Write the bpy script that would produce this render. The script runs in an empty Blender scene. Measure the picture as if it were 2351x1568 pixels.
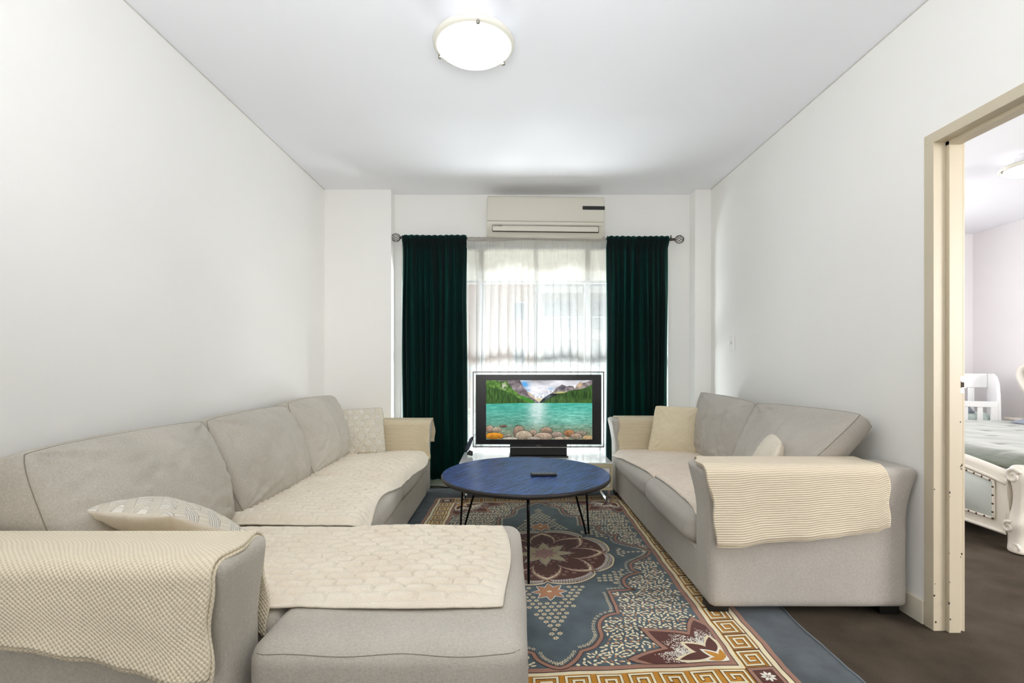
import bpy, bmesh, math, random
import numpy as np
from mathutils import Vector, Matrix, noise
from mathutils.bvhtree import BVHTree

random.seed(7)
rng = np.random.RandomState(7)
sc = bpy.context.scene
COL = sc.collection

# ------------------------------------------------------------------ camera
CAMZ = 1.126
cd = bpy.data.cameras.new('camera')
cam = bpy.data.objects.new('camera', cd)
COL.objects.link(cam)
cam.location = (0, 0, CAMZ)
cam.rotation_euler = (math.radians(90), 0, 0)
cd.sensor_width = 36
cd.lens = 17.0
cd.shift_x = 0.0019
cd.shift_y = 0.0230
cd.clip_start = 0.05
sc.camera = cam

# ------------------------------------------------------------------ world, lights, exposure
w = bpy.data.worlds.new('sky')
sc.world = w
w.use_nodes = True
bg = w.node_tree.nodes['Background']
bg.inputs[0].default_value = (0.80, 0.90, 1.0, 1)
bg.inputs[1].default_value = 0.65

def light(name, kind, loc, rot, energy, color=(1, 1, 1), size=1, sy=None, angle=None, spread=None):
    d = bpy.data.lights.new(name, kind)
    d.energy = energy
    d.color = color
    if kind == 'AREA':
        d.shape = 'RECTANGLE' if sy else 'DISK'
        d.size = size
        if sy: d.size_y = sy
        if spread: d.spread = math.radians(spread)
    if kind == 'SUN': d.angle = math.radians(angle or 1)
    o = bpy.data.objects.new(name, d)
    COL.objects.link(o)
    o.location = loc
    o.rotation_euler = [math.radians(a) for a in rot]
    return o

light('sun', 'SUN', (0, -5, 12), (50, 0, 20), 1.1, (1, .96, .9), angle=2)
# daylight entering by the window in front (outside the glass, pointing in and slightly down)
light('daylight_front', 'AREA', (0.24, 5.3, 1.5), (-86, 0, 0), 10, (.86, .93, 1), 2.6, 2.4)
# added fill lamp low outside the window, brightens ceiling and far walls
light('window_up_fill', 'AREA', (0.24, 5.55, 0.03), (-112, 0, 0), 420, (.97, .98, 1), 2.6, 1.0)
# added fill lamp behind the camera, lightens the surfaces that face it
light('rear_fill', 'AREA', (0.0, -3.9, 1.5), (90, 0, 0), 34, (1, .985, .965), 3.0, 2.2)
# added fill lamp above the camera, aimed up to brighten ceiling and walls
light('ceiling_fill', 'AREA', (0.0, 0.25, 1.60), (158, 0, 0), 38, (.95, .97, 1), 0.7, 0.7)
# bedroom: two unseen fill lamps added to brighten it
light('bedroom_fill', 'AREA', (3.3, 5.70, 1.6), (-90, 0, 0), 42, (.97, .97, 1), 1.9, 1.7)
light('bedroom_side_fill', 'AREA', (5.30, -.25, 1.6), (90, 0, 42), 170, (1, .98, .96), 1.9, 1.7)

vs = sc.view_settings
vs.view_transform = 'Standard'
vs.look = 'None'
vs.exposure = 0.22
vs.gamma = 1
vs.use_curve_mapping = False
cy = sc.cycles
cy.max_bounces = 12
cy.diffuse_bounces = 8
cy.glossy_bounces = 4
cy.transmission_bounces = 8
cy.transparent_max_bounces = 16
cy.sample_clamp_indirect = 6
cy.caustics_reflective = False
cy.caustics_refractive = False

# ------------------------------------------------------------------ materials
def lin(c):
    c = c / 255.0
    return c / 12.92 if c <= .04045 else ((c + .055) / 1.055) ** 2.4
def rgb(r, g, b): return (lin(r), lin(g), lin(b), 1)

MATS = {}
class NT:
    def __init__(s, name):
        s.m = bpy.data.materials.new(name)
        s.m.use_nodes = True
        s.t = s.m.node_tree
        s.b = s.t.nodes['Principled BSDF']
        MATS[name] = s.m
    def n(s, typ, ins=None, **kw):
        nd = s.t.nodes.new(typ)
        for k, v in kw.items(): setattr(nd, k, v)
        for k, v in (ins or {}).items(): s.set(nd.inputs[k], v)
        return nd
    def set(s, inp, v):
        if isinstance(v, bpy.types.NodeSocket): s.t.links.new(v, inp)
        elif isinstance(v, bpy.types.Node): s.t.links.new(v.outputs[0], inp)
        else: inp.default_value = v
    def math(s, op, a, b=0.0, c=None):
        nd = s.t.nodes.new('ShaderNodeMath'); nd.operation = op
        s.set(nd.inputs[0], a); s.set(nd.inputs[1], b)
        if c is not None: s.set(nd.inputs[2], c)
        return nd.outputs[0]
    def coord(s, which='Object'):
        return s.t.nodes.new('ShaderNodeTexCoord').outputs[which]
    def noise(s, scale, detail=2, vec=None, rough=.5):
        nd = s.n('ShaderNodeTexNoise', {'Scale': scale, 'Detail': detail, 'Roughness': rough})
        s.set(nd.inputs['Vector'], vec if vec is not None else s.coord())
        return nd.outputs['Fac']
    def mapv(s, vec, scale=(1, 1, 1), rot=(0, 0, 0)):
        nd = s.n('ShaderNodeMapping'); s.set(nd.inputs['Vector'], vec)
        nd.inputs['Scale'].default_value = scale; nd.inputs['Rotation'].default_value = rot
        return nd.outputs[0]
    def mix(s, fac, a, b):
        nd = s.n('ShaderNodeMix', data_type='RGBA')
        s.set(nd.inputs[0], fac); s.set(nd.inputs[6], a); s.set(nd.inputs[7], b)
        return nd.outputs[2]
    def ramp(s, fac, p0, p1):
        nd = s.n('ShaderNodeMapRange', {'Value': fac, 'From Min': p0, 'From Max': p1})
        return nd.outputs[0]
    def bump(s, h, strength=.3, dist=.01):
        nd = s.n('ShaderNodeBump', {'Strength': strength, 'Distance': dist})
        s.set(nd.inputs['Height'], h)
        s.set(s.b.inputs['Normal'], nd.outputs[0])
        return nd.outputs[0]
    def P(s, **kw):
        names = dict(color='Base Color', rough='Roughness', metal='Metallic', spec='Specular IOR Level', sheen='Sheen Weight',
                     coat='Coat Weight', emit='Emission Color', estr='Emission Strength', trans='Transmission Weight', ior='IOR', alpha='Alpha')
        for k, v in kw.items(): s.set(s.b.inputs[names[k]], v)
        return s

def plain(name, col, rough=.5, metal=0, spec=.5, bump=None, **kw):
    t = NT(name); t.P(color=col, rough=rough, metal=metal, spec=spec, **kw)
    if bump: t.bump(t.noise(bump[0], 3), bump[1], bump[2])
    return t.m

def paint(name, col, col2, rough=.6):
    t = NT(name)
    t.P(color=t.mix(t.ramp(t.noise(.9, 3), .35, .7), col, col2), rough=rough, spec=.35)
    t.bump(t.noise(260, 2), .06, .002)
    return t.m
M_wall = paint('wall_paint', rgb(246, 245, 241), rgb(243, 242, 239), .55)
M_ceil = paint('ceiling_paint', rgb(244, 245, 249), rgb(242, 243, 247), .75)
M_bwall = paint('bedroom_paint', rgb(238, 235, 236), rgb(234, 231, 232), .6)
M_trim = plain('cream_gloss_paint', rgb(226, 218, 200), .35, bump=(60, .08, .004))
M_frame = plain('door_frame_paint', rgb(206, 195, 171), .38, bump=(40, .08, .004))
M_white = plain('white_gloss', rgb(244, 244, 244), .25)
M_winframe = plain('window_frame_white', rgb(238, 240, 242), .35)
M_black = plain('black_plastic', rgb(14, 14, 15), .35)
M_blackm = plain('black_metal', rgb(10, 10, 11), .32, .6)
M_chrome = plain('chrome', rgb(215, 215, 218), .08, 1)
M_nickel = plain('brushed_nickel', rgb(170, 165, 155), .28, 1)
M_bronze = plain('pewter_metal', rgb(92, 84, 76), .32, .9)
M_dark = plain('dark_seam', rgb(70, 62, 52), .9)
M_foot = plain('black_wood_foot', rgb(16, 14, 13), .5)
M_creamedge = plain('cream_edge_board', rgb(200, 190, 158), .4)
M_acplast = plain('aged_white_plastic', rgb(214, 210, 197), .22)
M_shadowline = plain('shadow_line_grey', rgb(208, 206, 201), .8)  # grey of the painted shadow line under the ceiling
M_chip = plain('bare_metal_chip', rgb(70, 60, 50), .6)

# carpet
t = NT('dark_carpet')
f = t.math('ADD', t.noise(420, 2), t.math('MULTIPLY', t.noise(4, 3), .6))
t.P(color=t.mix(t.ramp(f, .55, 1.05), rgb(52, 46, 38), rgb(106, 95, 82)), rough=.95, spec=.1)
t.bump(t.noise(500, 2), .8, .006)
M_carpet = t.m

def fabric(name, c1, c2, scale=700, strength=.35, dist=.0015, blot=3.0, sheen=.15):
    t = NT(name)
    co = t.coord()
    a = t.noise(scale, 1, t.mapv(co, (1, .18, .18)))
    b = t.noise(scale, 1, t.mapv(co, (.18, 1, .18)))
    c = t.noise(scale, 1, t.mapv(co, (.18, .18, 1)))
    h = t.math('ADD', t.math('ADD', a, b), c)
    fac = t.math('ADD', t.math('MULTIPLY', t.math('SUBTRACT', h, 1.5), .8), t.noise(blot, 3))
    t.P(color=t.mix(t.ramp(fac, .25, .8), c1, c2), rough=.92, spec=.12, sheen=sheen)
    t.bump(h, strength, dist)
    return t.m
M_sofaL = fabric('oatmeal_sofa_fabric', rgb(180, 174, 162), rgb(199, 193, 182))
M_sofaR = fabric('pale_grey_sofa_fabric', rgb(180, 174, 165), rgb(195, 190, 182))
M_pillow = fabric('cream_pillow_linen', rgb(222, 209, 178), rgb(231, 220, 193), 500, .3)
M_plainpil = fabric('cream_pillow_cotton', rgb(226, 216, 198), rgb(234, 226, 210), 500, .25)
M_quilt = fabric('cream_quilt_velour', rgb(228, 216, 195), rgb(240, 231, 214), 900, .3, .001, 5, .4)
M_quiltP = fabric('blush_quilt_velour', rgb(228, 211, 193), rgb(240, 228, 213), 900, .3, .001, 5, .4)
M_seam = plain('beige_seam_thread', rgb(142, 133, 118), .9)

def knit(name, c1, c2, kind, pitch, strength=.9, dist=.004):
    """UV in metres. 'rib' = ridges running along u; 'waffle' = offset loops"""
    t = NT(name)
    sep = t.n('ShaderNodeSeparateXYZ'); t.set(sep.inputs[0], t.coord('UV'))
    u, v = sep.outputs[0], sep.outputs[1]
    wob = t.math('MULTIPLY', t.noise(4, 1), pitch * 1.2)
    v2 = t.math('ADD', v, wob)
    k = 2 * math.pi / pitch
    if kind == 'rib':
        h = t.math('ABSOLUTE', t.math('SINE', t.math('MULTIPLY', v2, k / 2)))
        fine = t.math('MULTIPLY', t.math('SINE', t.math('MULTIPLY', u, k * 1.2)), .05)
        h = t.math('ADD', h, fine)
    else:
        su = t.math('SINE', t.math('MULTIPLY', u, k * .8))
        sv = t.math('SINE', t.math('MULTIPLY', v2, k))
        h = t.math('ADD', t.math('MULTIPLY', t.math('MULTIPLY', su, sv), .5), .5)
    t.P(color=t.mix(t.ramp(h, .0, .5), c1, c2), rough=.95, spec=.1, sheen=.2)
    t.bump(h, strength, dist)
    return t.m
M_throwL = knit('waffle_knit_cream', rgb(208, 192, 160), rgb(236, 225, 200), 'waffle', .0105, .7, .003)
M_throwR = knit('rib_knit_cream', rgb(198, 183, 156), rgb(229, 216, 192), 'rib', .0095, .8, .003)
M_throwF = knit('fine_rib_knit_sand', rgb(190, 174, 142), rgb(222, 208, 178), 'rib', .012, .8, .003)

# chunky diamond knit
def diamond_knit(name, c1, c2):
    t = NT(name)
    sep = t.n('ShaderNodeSeparateXYZ'); t.set(sep.inputs[0], t.coord('UV'))
    u, v = sep.outputs[0], sep.outputs[1]
    P = .085
    uu = t.math('ADD', t.math('MULTIPLY', u, 1 / P), .0)
    vv = t.math('MULTIPLY', v, 1 / (P * 1.2))
    a = t.math('PINGPONG', t.math('ADD', uu, vv), .5)
    b = t.math('PINGPONG', t.math('SUBTRACT', uu, vv), .5)
    dm = t.math('MINIMUM', a, b)
    inside = t.ramp(dm, .17, .21)
    rib = t.math('ABSOLUTE', t.math('SINE', t.math('MULTIPLY', v, math.pi / .0105)))
    col = t.math('MULTIPLY', t.math('ABSOLUTE', t.math('SINE', t.math('MULTIPLY', u, math.pi / .006))), .35)
    h = t.math('ADD', t.math('MULTIPLY', t.math('ADD', rib, .5), inside), t.math('MULTIPLY', col, t.math('SUBTRACT', 1.0, inside)))
    t.P(color=t.mix(t.ramp(h, .0, .8), c1, c2), rough=.95, spec=.1, sheen=.2)
    t.bump(h, .9, .006)
    return t.m
M_diamond = diamond_knit('diamond_knit_cream', rgb(218, 209, 190), rgb(242, 236, 223))

# velvet
t = NT('dark_green_velvet')
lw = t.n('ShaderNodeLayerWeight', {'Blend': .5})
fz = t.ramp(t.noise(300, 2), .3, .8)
fc = t.math('POWER', lw.outputs['Facing'], 1.6)  # fold sheen put into the colour: dark facing, teal at grazing angles
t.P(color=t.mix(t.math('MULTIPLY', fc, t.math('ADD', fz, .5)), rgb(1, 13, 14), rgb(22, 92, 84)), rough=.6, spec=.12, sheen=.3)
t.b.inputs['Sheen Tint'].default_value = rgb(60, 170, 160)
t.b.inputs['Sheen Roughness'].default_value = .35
tr = t.n('ShaderNodeBsdfTranslucent', {'Color': rgb(24, 150, 126)})
mx = t.n('ShaderNodeMixShader', {0: .07, 1: t.b.outputs[0], 2: tr.outputs[0]})
t.t.links.new(mx.outputs[0], t.t.nodes['Material Output'].inputs[0])
t.bump(t.noise(900, 1), .3, .001)
M_velvet = t.m

# sheer
def sheer(name, tp, col=rgb(250, 250, 248)):
    t = NT(name)
    tb = t.n('ShaderNodeBsdfTransparent', {'Color': (1, 1, 1, 1)})
    tl = t.n('ShaderNodeBsdfTranslucent', {'Color': col})
    df = t.n('ShaderNodeBsdfDiffuse', {'Color': col})
    m1 = t.n('ShaderNodeMixShader', {0: .5, 1: df.outputs[0], 2: tl.outputs[0]})
    m2 = t.n('ShaderNodeMixShader', {0: tp, 1: m1.outputs[0], 2: tb.outputs[0]})
    t.t.links.new(m2.outputs[0], t.t.nodes['Material Output'].inputs[0])
    return t.m
M_sheer = sheer('white_sheer_voile', .38, rgb(206, 206, 204))
M_sheerhead = sheer('gathered_sheer_voile', .06, rgb(226, 222, 216))
M_blind = sheer('cream_roller_blind', .04, rgb(246, 243, 235))
M_glass = None
t = NT('window_glass')
tb = t.n('ShaderNodeBsdfTransparent', {'Color': (.94, .97, .97, 1)})
gl = t.n('ShaderNodeBsdfGlossy', {'Color': (1, 1, 1, 1), 'Roughness': .12})
m2 = t.n('ShaderNodeMixShader', {0: .012, 1: tb.outputs[0], 2: gl.outputs[0]})
t.t.links.new(m2.outputs[0], t.t.nodes['Material Output'].inputs[0])
M_glass = t.m
t = NT('clear_tv_surround')
tb = t.n('ShaderNodeBsdfTransparent', {'Color': (.9, .92, .92, 1)})
gl = t.n('ShaderNodeBsdfGlossy', {'Color': (1, 1, 1, 1), 'Roughness': .05})
m2 = t.n('ShaderNodeMixShader', {0: .08, 1: tb.outputs[0], 2: gl.outputs[0]})
t.t.links.new(m2.outputs[0], t.t.nodes['Material Output'].inputs[0])
M_clear = t.m

# table top: dark blue lacquer with brushed wood grain, reflections painted into streaks and tint
t = NT('brushed_navy_wood')
co = t.coord()
r1 = t.mapv(co, (1, 1, 1), (0, 0, math.radians(-52)))
g1 = t.noise(70, 5, t.mapv(r1, (.07, 1.3, 1)), .7)
g2 = t.noise(240, 2, t.mapv(co, (1, .55, 1)))
h = t.math('ADD', t.math('MULTIPLY', g1, .75), t.math('MULTIPLY', g2, .45))
t.P(color=t.mix(t.ramp(h, .5, .70), rgb(7, 11, 26), rgb(66, 100, 176)), rough=.24, spec=1.0)
t.b.inputs['Specular Tint'].default_value = rgb(150, 190, 255)
t.bump(h, 1.0, .006)
M_table = t.m

# glass screen-on-lamp
def emit(name, col, s):
    t = NT(name); t.P(color=col, emit=col, estr=s, rough=.3); return t.m
M_lamp = emit('lit_opal_glass', rgb(255, 252, 240), 4.5)
M_lamprim = plain('frosted_glass_rim', rgb(228, 226, 214), .25)

# brick for the far building
t = NT('peach_brick')
br = t.n('ShaderNodeTexBrick', {'Color1': rgb(226, 170, 140), 'Color2': rgb(214, 154, 124), 'Mortar': rgb(236, 220, 205), 'Scale': 1.0, 'Mortar Size': .012, 'Brick Width': .24, 'Row Height': .09})
t.set(br.inputs['Vector'], t.mapv(t.coord(), (1, 1, 1), (math.radians(90), 0, 0)))
t.P(color=br.outputs[0], rough=.9)
M_brick = t.m
M_render = plain('cream_render', rgb(232, 226, 214), .8, bump=(30, .1, .01))
M_farglass = plain('far_window_glass', rgb(120, 130, 138), .12)
M_paving = plain('concrete_paving', rgb(190, 186, 178), .85, bump=(20, .2, .01))
M_leaf = plain('shrub_leaf', rgb(96, 128, 58), .6)

# ------------------------------------------------------------------ mesh helpers
def new(name, verts, faces, m, parent=None, smooth=True, loc=None, uvs=None):
    me = bpy.data.meshes.new(name)
    me.from_pydata([tuple(v) for v in verts], [], [tuple(f) for f in faces])
    if uvs is not None:
        l = me.uv_layers.new(name='UVMap')
        vi = np.empty(len(me.loops), dtype=np.int32); me.loops.foreach_get('vertex_index', vi)
        l.data.foreach_set('uv', np.asarray(uvs, dtype=np.float32)[vi].ravel())
    if isinstance(m, (list, tuple)):
        for q in m: me.materials.append(q)
    elif m: me.materials.append(m)
    if smooth: me.polygons.foreach_set('use_smooth', [True] * len(me.polygons))
    me.update()
    o = bpy.data.objects.new(name, me)
    COL.objects.link(o)
    if parent: o.parent = parent
    if loc: o.location = loc
    return o

def frombm(name, bm, m, parent=None, smooth=False, loc=None):
    bmesh.ops.recalc_face_normals(bm, faces=bm.faces)
    me = bpy.data.meshes.new(name); bm.to_mesh(me); bm.free()
    for q in (m if isinstance(m, (list, tuple)) else [m]): me.materials.append(q)
    if smooth: me.polygons.foreach_set('use_smooth', [True] * len(me.polygons))
    o = bpy.data.objects.new(name, me); COL.objects.link(o)
    if parent: o.parent = parent
    if loc: o.location = loc
    return o

def bbox(bm, x0, x1, y0, y1, z0, z1, bev=0, seg=2, mi=0):
    r = bmesh.ops.create_cube(bm, size=1)
    for v in r['verts']:
        v.co = Vector((x0 + (v.co.x + .5) * (x1 - x0), y0 + (v.co.y + .5) * (y1 - y0), z0 + (v.co.z + .5) * (z1 - z0)))
    fs = {f for v in r['verts'] for f in v.link_faces}
    for f in fs: f.material_index = mi
    if bev:
        es = list({e for v in r['verts'] for e in v.link_edges})
        bmesh.ops.bevel(bm, geom=es, offset=bev, segments=seg, affect='EDGES', profile=.5)
    return r

def box(name, x0, x1, y0, y1, z0, z1, m, parent=None, bev=0, seg=2):
    bm = bmesh.new(); bbox(bm, x0, x1, y0, y1, z0, z1, bev, seg)
    return frombm(name, bm, m, parent)

def tube(bm, pts, r, n=8, closed=False):
    pts = [Vector(p) for p in pts]
    rr = r if isinstance(r, (list, tuple)) else [r] * len(pts)
    rings = []
    N = len(pts); prev = None
    for i, p in enumerate(pts):
        a = pts[(i - 1) % N] if (closed or i > 0) else p
        b = pts[(i + 1) % N] if (closed or i < N - 1) else p
        d = (b - a).normalized() if (b - a).length > 1e-9 else Vector((0, 0, 1))
        up = prev if prev is not None else (Vector((0, 0, 1)) if abs(d.z) < .9 else Vector((1, 0, 0)))
        s = d.cross(up)
        if s.length < 1e-6: s = d.cross(Vector((0, 1, 0)))
        s.normalize(); t_ = s.cross(d).normalized(); prev = t_
        rings.append([bm.verts.new(p + (s * math.cos(2 * math.pi * k / n) + t_ * math.sin(2 * math.pi * k / n)) * rr[i]) for k in range(n)])
    L = N if closed else N - 1
    for i in range(L):
        A, B = rings[i], rings[(i + 1) % N]
        for k in range(n): bm.faces.new((A[k], A[(k + 1) % n], B[(k + 1) % n], B[k]))
    if not closed:
        bm.faces.new(rings[0]); bm.faces.new(rings[-1])

def tubeobj(name, pts, r, m, parent=None, n=8, closed=False):
    bm = bmesh.new(); tube(bm, pts, r, n, closed)
    return frombm(name, bm, m, parent, True)

def lathe(bm, prof, n=32, c=(0, 0, 0), mi=0, axis='Z'):
    rings = []
    for r, z in prof:
        ring = []
        for k in range(n):
            a = 2 * math.pi * k / n
            p = (r * math.cos(a), r * math.sin(a), z)
            if axis == 'X': p = (z, r * math.cos(a), r * math.sin(a))
            if axis == 'Y': p = (r * math.cos(a), z, r * math.sin(a))
            ring.append(bm.verts.new((c[0] + p[0], c[1] + p[1], c[2] + p[2])))
        rings.append(ring)
    for A, B in zip(rings, rings[1:]):
        for k in range(n):
            f = bm.faces.new((A[k], A[(k + 1) % n], B[(k + 1) % n], B[k])); f.material_index = mi
    for R in (rings[0], rings[-1]):
        f = bm.faces.new(R); f.material_index = mi

def latheobj(name, prof, m, parent=None, n=32, c=(0, 0, 0), axis='Z'):
    bm = bmesh.new(); lathe(bm, prof, n, c, 0, axis)
    return frombm(name, bm, m, parent, True)

def autosmooth(o, deg=35):
    me = o.data
    me.polygons.foreach_set('use_smooth', [True] * len(me.polygons))
    me.set_sharp_from_angle(angle=math.radians(deg))
    return o

def thing(name, label, cat, loc=(0, 0, 0), group=None, rz=0):
    o = bpy.data.objects.new(name, None); COL.objects.link(o)
    o.location = loc; o.rotation_euler = (0, 0, rz)
    o['label'] = label; o['category'] = cat
    if group: o['group'] = group
    return o
def tag(o, label, cat, group=None):
    o['label'] = label; o['category'] = cat
    if group: o['group'] = group
    return o
def struct(o): o['kind'] = 'structure'; return o
def rebase(root, loc):
    """put a thing's origin at its base: children stay where they are in the world"""
    root.location = loc
    for c in root.children: c.location = Vector(c.location) - Vector(loc)

def fbm(x, y, z, s=1.0):
    return noise.noise((x * s, y * s, z * s)) + .5 * noise.noise((x * s * 2.1 + 5, y * s * 2.1, z * s * 2.1))

def softbox(name, x0, x1, y0, y1, z0, z1, r, m, parent=None, N=28, bulge=(0, 0, .01), wr=.002, ws=7, shape=None):
    """rounded box, crowned faces; shape(p)->p optional deformation in world coordinates"""
    bm = bmesh.new()
    bmesh.ops.create_cube(bm, size=2)
    bmesh.ops.subdivide_edges(bm, edges=bm.edges[:], cuts=N, use_grid_fill=True)
    c = Vector(((x0 + x1) / 2, (y0 + y1) / 2, (z0 + z1) / 2))
    h = Vector(((x1 - x0) / 2, (y1 - y0) / 2, (z1 - z0) / 2))
    for v in bm.verts:
        q = Vector((math.copysign(abs(v.co.x) ** .85, v.co.x), math.copysign(abs(v.co.y) ** .85, v.co.y), math.copysign(abs(v.co.z) ** .85, v.co.z)))
        p = Vector((q.x * h.x, q.y * h.y, q.z * h.z))
        inn = Vector([max(-(h[i] - r), min(h[i] - r, p[i])) for i in range(3)])
        d = p - inn
        nrm = d.normalized() if d.length > 1e-9 else Vector((0, 0, 1))
        if d.length > 1e-9: p = inn + nrm * r
        fx, fy, fz = 1 - q.x ** 2, 1 - q.y ** 2, 1 - q.z ** 2
        p.x += bulge[0] * math.copysign(1, q.x) * fy * fz * abs(q.x)
        p.y += bulge[1] * math.copysign(1, q.y) * fx * fz * abs(q.y)
        p.z += bulge[2] * math.copysign(1, q.z) * fx * fy * abs(q.z)
        wp = c + p
        if wr: wp += nrm * wr * fbm(wp.x, wp.y, wp.z, ws)
        if shape: wp = shape(wp)
        v.co = wp
    o = frombm(name, bm, m, parent, True)
    return o

def cushion(name, F, B, m, parent=None, N=40, bf=.05, bb=.03, bow=.0, rnd=.06, wr=.006, ws=5, seed=0, p=2.2, seam=None, mats=None, wdir=None):
    """F and B: front/back corner points [bl, br, tr, tl]; crowned faces joined by a gusset strip"""
    F = [Vector(a) for a in F]; B = [Vector(a) for a in B]
    def bil(Q, u, v):
        a, b = (u + 1) / 2, (v + 1) / 2
        return Q[0] * (1 - a) * (1 - b) + Q[1] * a * (1 - b) + Q[2] * a * b + Q[3] * (1 - a) * b
    nF = (F[1] - F[0]).cross(F[3] - F[0]).normalized()
    cen = sum(F, Vector()) / 4; cb = sum(B, Vector()) / 4
    d = cen - cb
    if d.length > 1e-4 and nF.dot(d) < 0: nF = -nF
    W = (F[1] - F[0]).length; H = (F[3] - F[0]).length
    verts, uvs = [], []
    def warp(u, v):
        uu = u * (1 - bow * (1 - v * v)) * (1 - rnd * abs(v) ** 6)
        vv = v * (1 - bow * (1 - u * u)) * (1 - rnd * abs(u) ** 6)
        return uu, vv
    def surf(side):
        Q, nn, bl = (F, nF, bf) if side == 0 else (B, -nF, bb)
        for j in range(N + 1):
            for i in range(N + 1):
                u = -math.cos(math.pi * i / N) * .35 + (2 * i / N - 1) * .65
                v = -math.cos(math.pi * j / N) * .35 + (2 * j / N - 1) * .65
                uu, vv = warp(u, v)
                P = bil(Q, uu, vv)
                s = max(0, (1 - abs(u) ** p)) ** .55 * max(0, (1 - abs(v) ** p)) ** .55
                k = noise.noise((u * ws * W + seed, v * ws * H * .55 + seed * 2, seed))
                # creases fanning out of the corners
                cr = 0
                for (cu, cv) in ((-1, -1), (1, -1), (1, 1), (-1, 1)):
                    du, dv = u - cu, v - cv
                    rr = math.hypot(du, dv)
                    an = math.atan2(dv, du)
                    cr += math.exp(-rr * 2.2) * math.sin(an * 13 + seed + cu * 2 + 3 * noise.noise((rr * 2, seed, cv)))
                e = min(1, 6 * min(1 - abs(u), 1 - abs(v)))
                P = P + nn * (bl * s + wr * (k + .5 * noise.noise((u * 9 + seed, v * 7, 3)) + .9 * cr) * e)
                verts.append(P); uvs.append((u * W / 2 + 5, v * H / 2 + 5))
    surf(0); surf(1)
    n1 = N + 1
    faces = []
    for s in (0, 1):
        o = s * n1 * n1
        for j in range(N):
            for i in range(N):
                q = (o + j * n1 + i, o + j * n1 + i + 1, o + (j + 1) * n1 + i + 1, o + (j + 1) * n1 + i)
                faces.append(q if s == 0 else q[::-1])
    per = [i for i in range(N)] + [j * n1 + N for j in range(N)] + [N * n1 + i for i in range(N, 0, -1)] + [j * n1 for j in range(N, 0, -1)]
    L = len(per)
    mid = []
    for k, a in enumerate(per):
        A, Bv = verts[a], verts[a + n1 * n1]
        g = (A - Bv).length
        out = (A + Bv) / 2 - (cen + cb) / 2
        out.normalize()
        mid.append(len(verts)); verts.append((A + Bv) / 2 + out * g * .10); uvs.append(uvs[a])
    for k in range(L):
        a, b = per[k], per[(k + 1) % L]
        c_, d_ = mid[k], mid[(k + 1) % L]
        faces.append((b, a, c_, d_)); faces.append((d_, c_, a + n1 * n1, b + n1 * n1))
    o = new(name, verts, faces, mats or m, parent, True, uvs=uvs)
    if mats:
        for i in range(N * N, 2 * N * N): o.data.polygons[i].material_index = 1
    bm = bmesh.new(); bm.from_mesh(o.data); bmesh.ops.recalc_face_normals(bm, faces=bm.faces); bm.to_mesh(o.data); bm.free()
    o.data.polygons.foreach_set('use_smooth', [True] * len(o.data.polygons))
    if seam:
        bm = bmesh.new()
        tube(bm, [verts[a] for a in per], .0014, 5, True)
        if (F[0] - B[0]).length > .03: tube(bm, [verts[a + n1 * n1] for a in per], .0014, 5, True)
        frombm('piping', bm, seam, o, True)
    return o

def sheet(name, fn, nu, nv, m, parent=None, thick=.006, uvscale=(1, 1)):
    """fn(a,b) a,b in 0..1 -> Vector ; UV in metres by arc length along the middle lines"""
    verts = [fn(i / nu, j / nv) for j in range(nv + 1) for i in range(nu + 1)]
    us = [0]; 
    for i in range(nu): us.append(us[-1] + (Vector(verts[(nv // 2) * (nu + 1) + i + 1]) - Vector(verts[(nv // 2) * (nu + 1) + i])).length)
    vv = [0]
    for j in range(nv): vv.append(vv[-1] + (Vector(verts[(j + 1) * (nu + 1) + nu // 2]) - Vector(verts[j * (nu + 1) + nu // 2])).length)
    uvs = [(us[i] * uvscale[0], vv[j] * uvscale[1]) for j in range(nv + 1) for i in range(nu + 1)]
    faces = [(j * (nu + 1) + i, j * (nu + 1) + i + 1, (j + 1) * (nu + 1) + i + 1, (j + 1) * (nu + 1) + i) for j in range(nv) for i in range(nu)]
    o = new(name, verts, faces, m, parent, True, uvs=uvs)
    if thick:
        md = o.modifiers.new('thickness', 'SOLIDIFY'); md.thickness = thick; md.offset = 0
    return o

# ------------------------------------------------------------------ room shell
XL, XR = -1.664, 1.80
H = 2.70
YW = 4.47           # recessed window wall
def boxes(name, lst, m, bev=0):
    bm = bmesh.new()
    for b in lst: bbox(bm, *b, bev=bev)
    return struct(frombm(name, bm, m))

boxes('floor', [(XL - .15, 1.86, -4.2, YW + .2, -.12, 0)], M_carpet)
boxes('floor_bedroom', [(1.86, 5.75, -1.0, 6.05, -.12, 0)], M_carpet)
boxes('ceiling', [(XL - .15, 1.86, -4.2, YW + .2, H, H + .15)], M_ceil)
boxes('ceiling_bedroom', [(1.86, 5.75, -1.0, 6.05, H, H + .15)], M_ceil)
boxes('wall_left', [(XL - .15, XL, -4.2, YW + .2, 0, H)], M_wall)
boxes('wall_rear', [(XL - .15, 1.92, -4.35, -4.2, 0, H)], M_wall)
DY0, DY1, DZ = 1.215, 2.051, 2.072     # door opening
boxes('wall_right', [(XR, XR + .115, -4.2, DY0, 0, H), (XR, XR + .115, DY1, 4.62, 0, H), (XR, XR + .115, DY0, DY1, DZ, H)], M_wall)
WX0, WX1, WZ0, WZ1 = -1.0, 1.46, .10, 2.24
wb = boxes('wall_back', [(-1.066, WX0, YW, YW + .16, 0, H), (WX1, 1.666, YW, YW + .16, 0, H), (WX0, WX1, YW, YW + .16, WZ1, H), (WX0, WX1, YW, YW + .16, 0, WZ0)], M_wall)
pl = boxes('wall_back_pier_left', [(XL, -1.066, 4.335, 4.63, 0, H)], M_wall)
pr = boxes('wall_back_pier_right', [(1.660, XR, 4.335, 4.63, 0, H)], M_wall)
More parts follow.
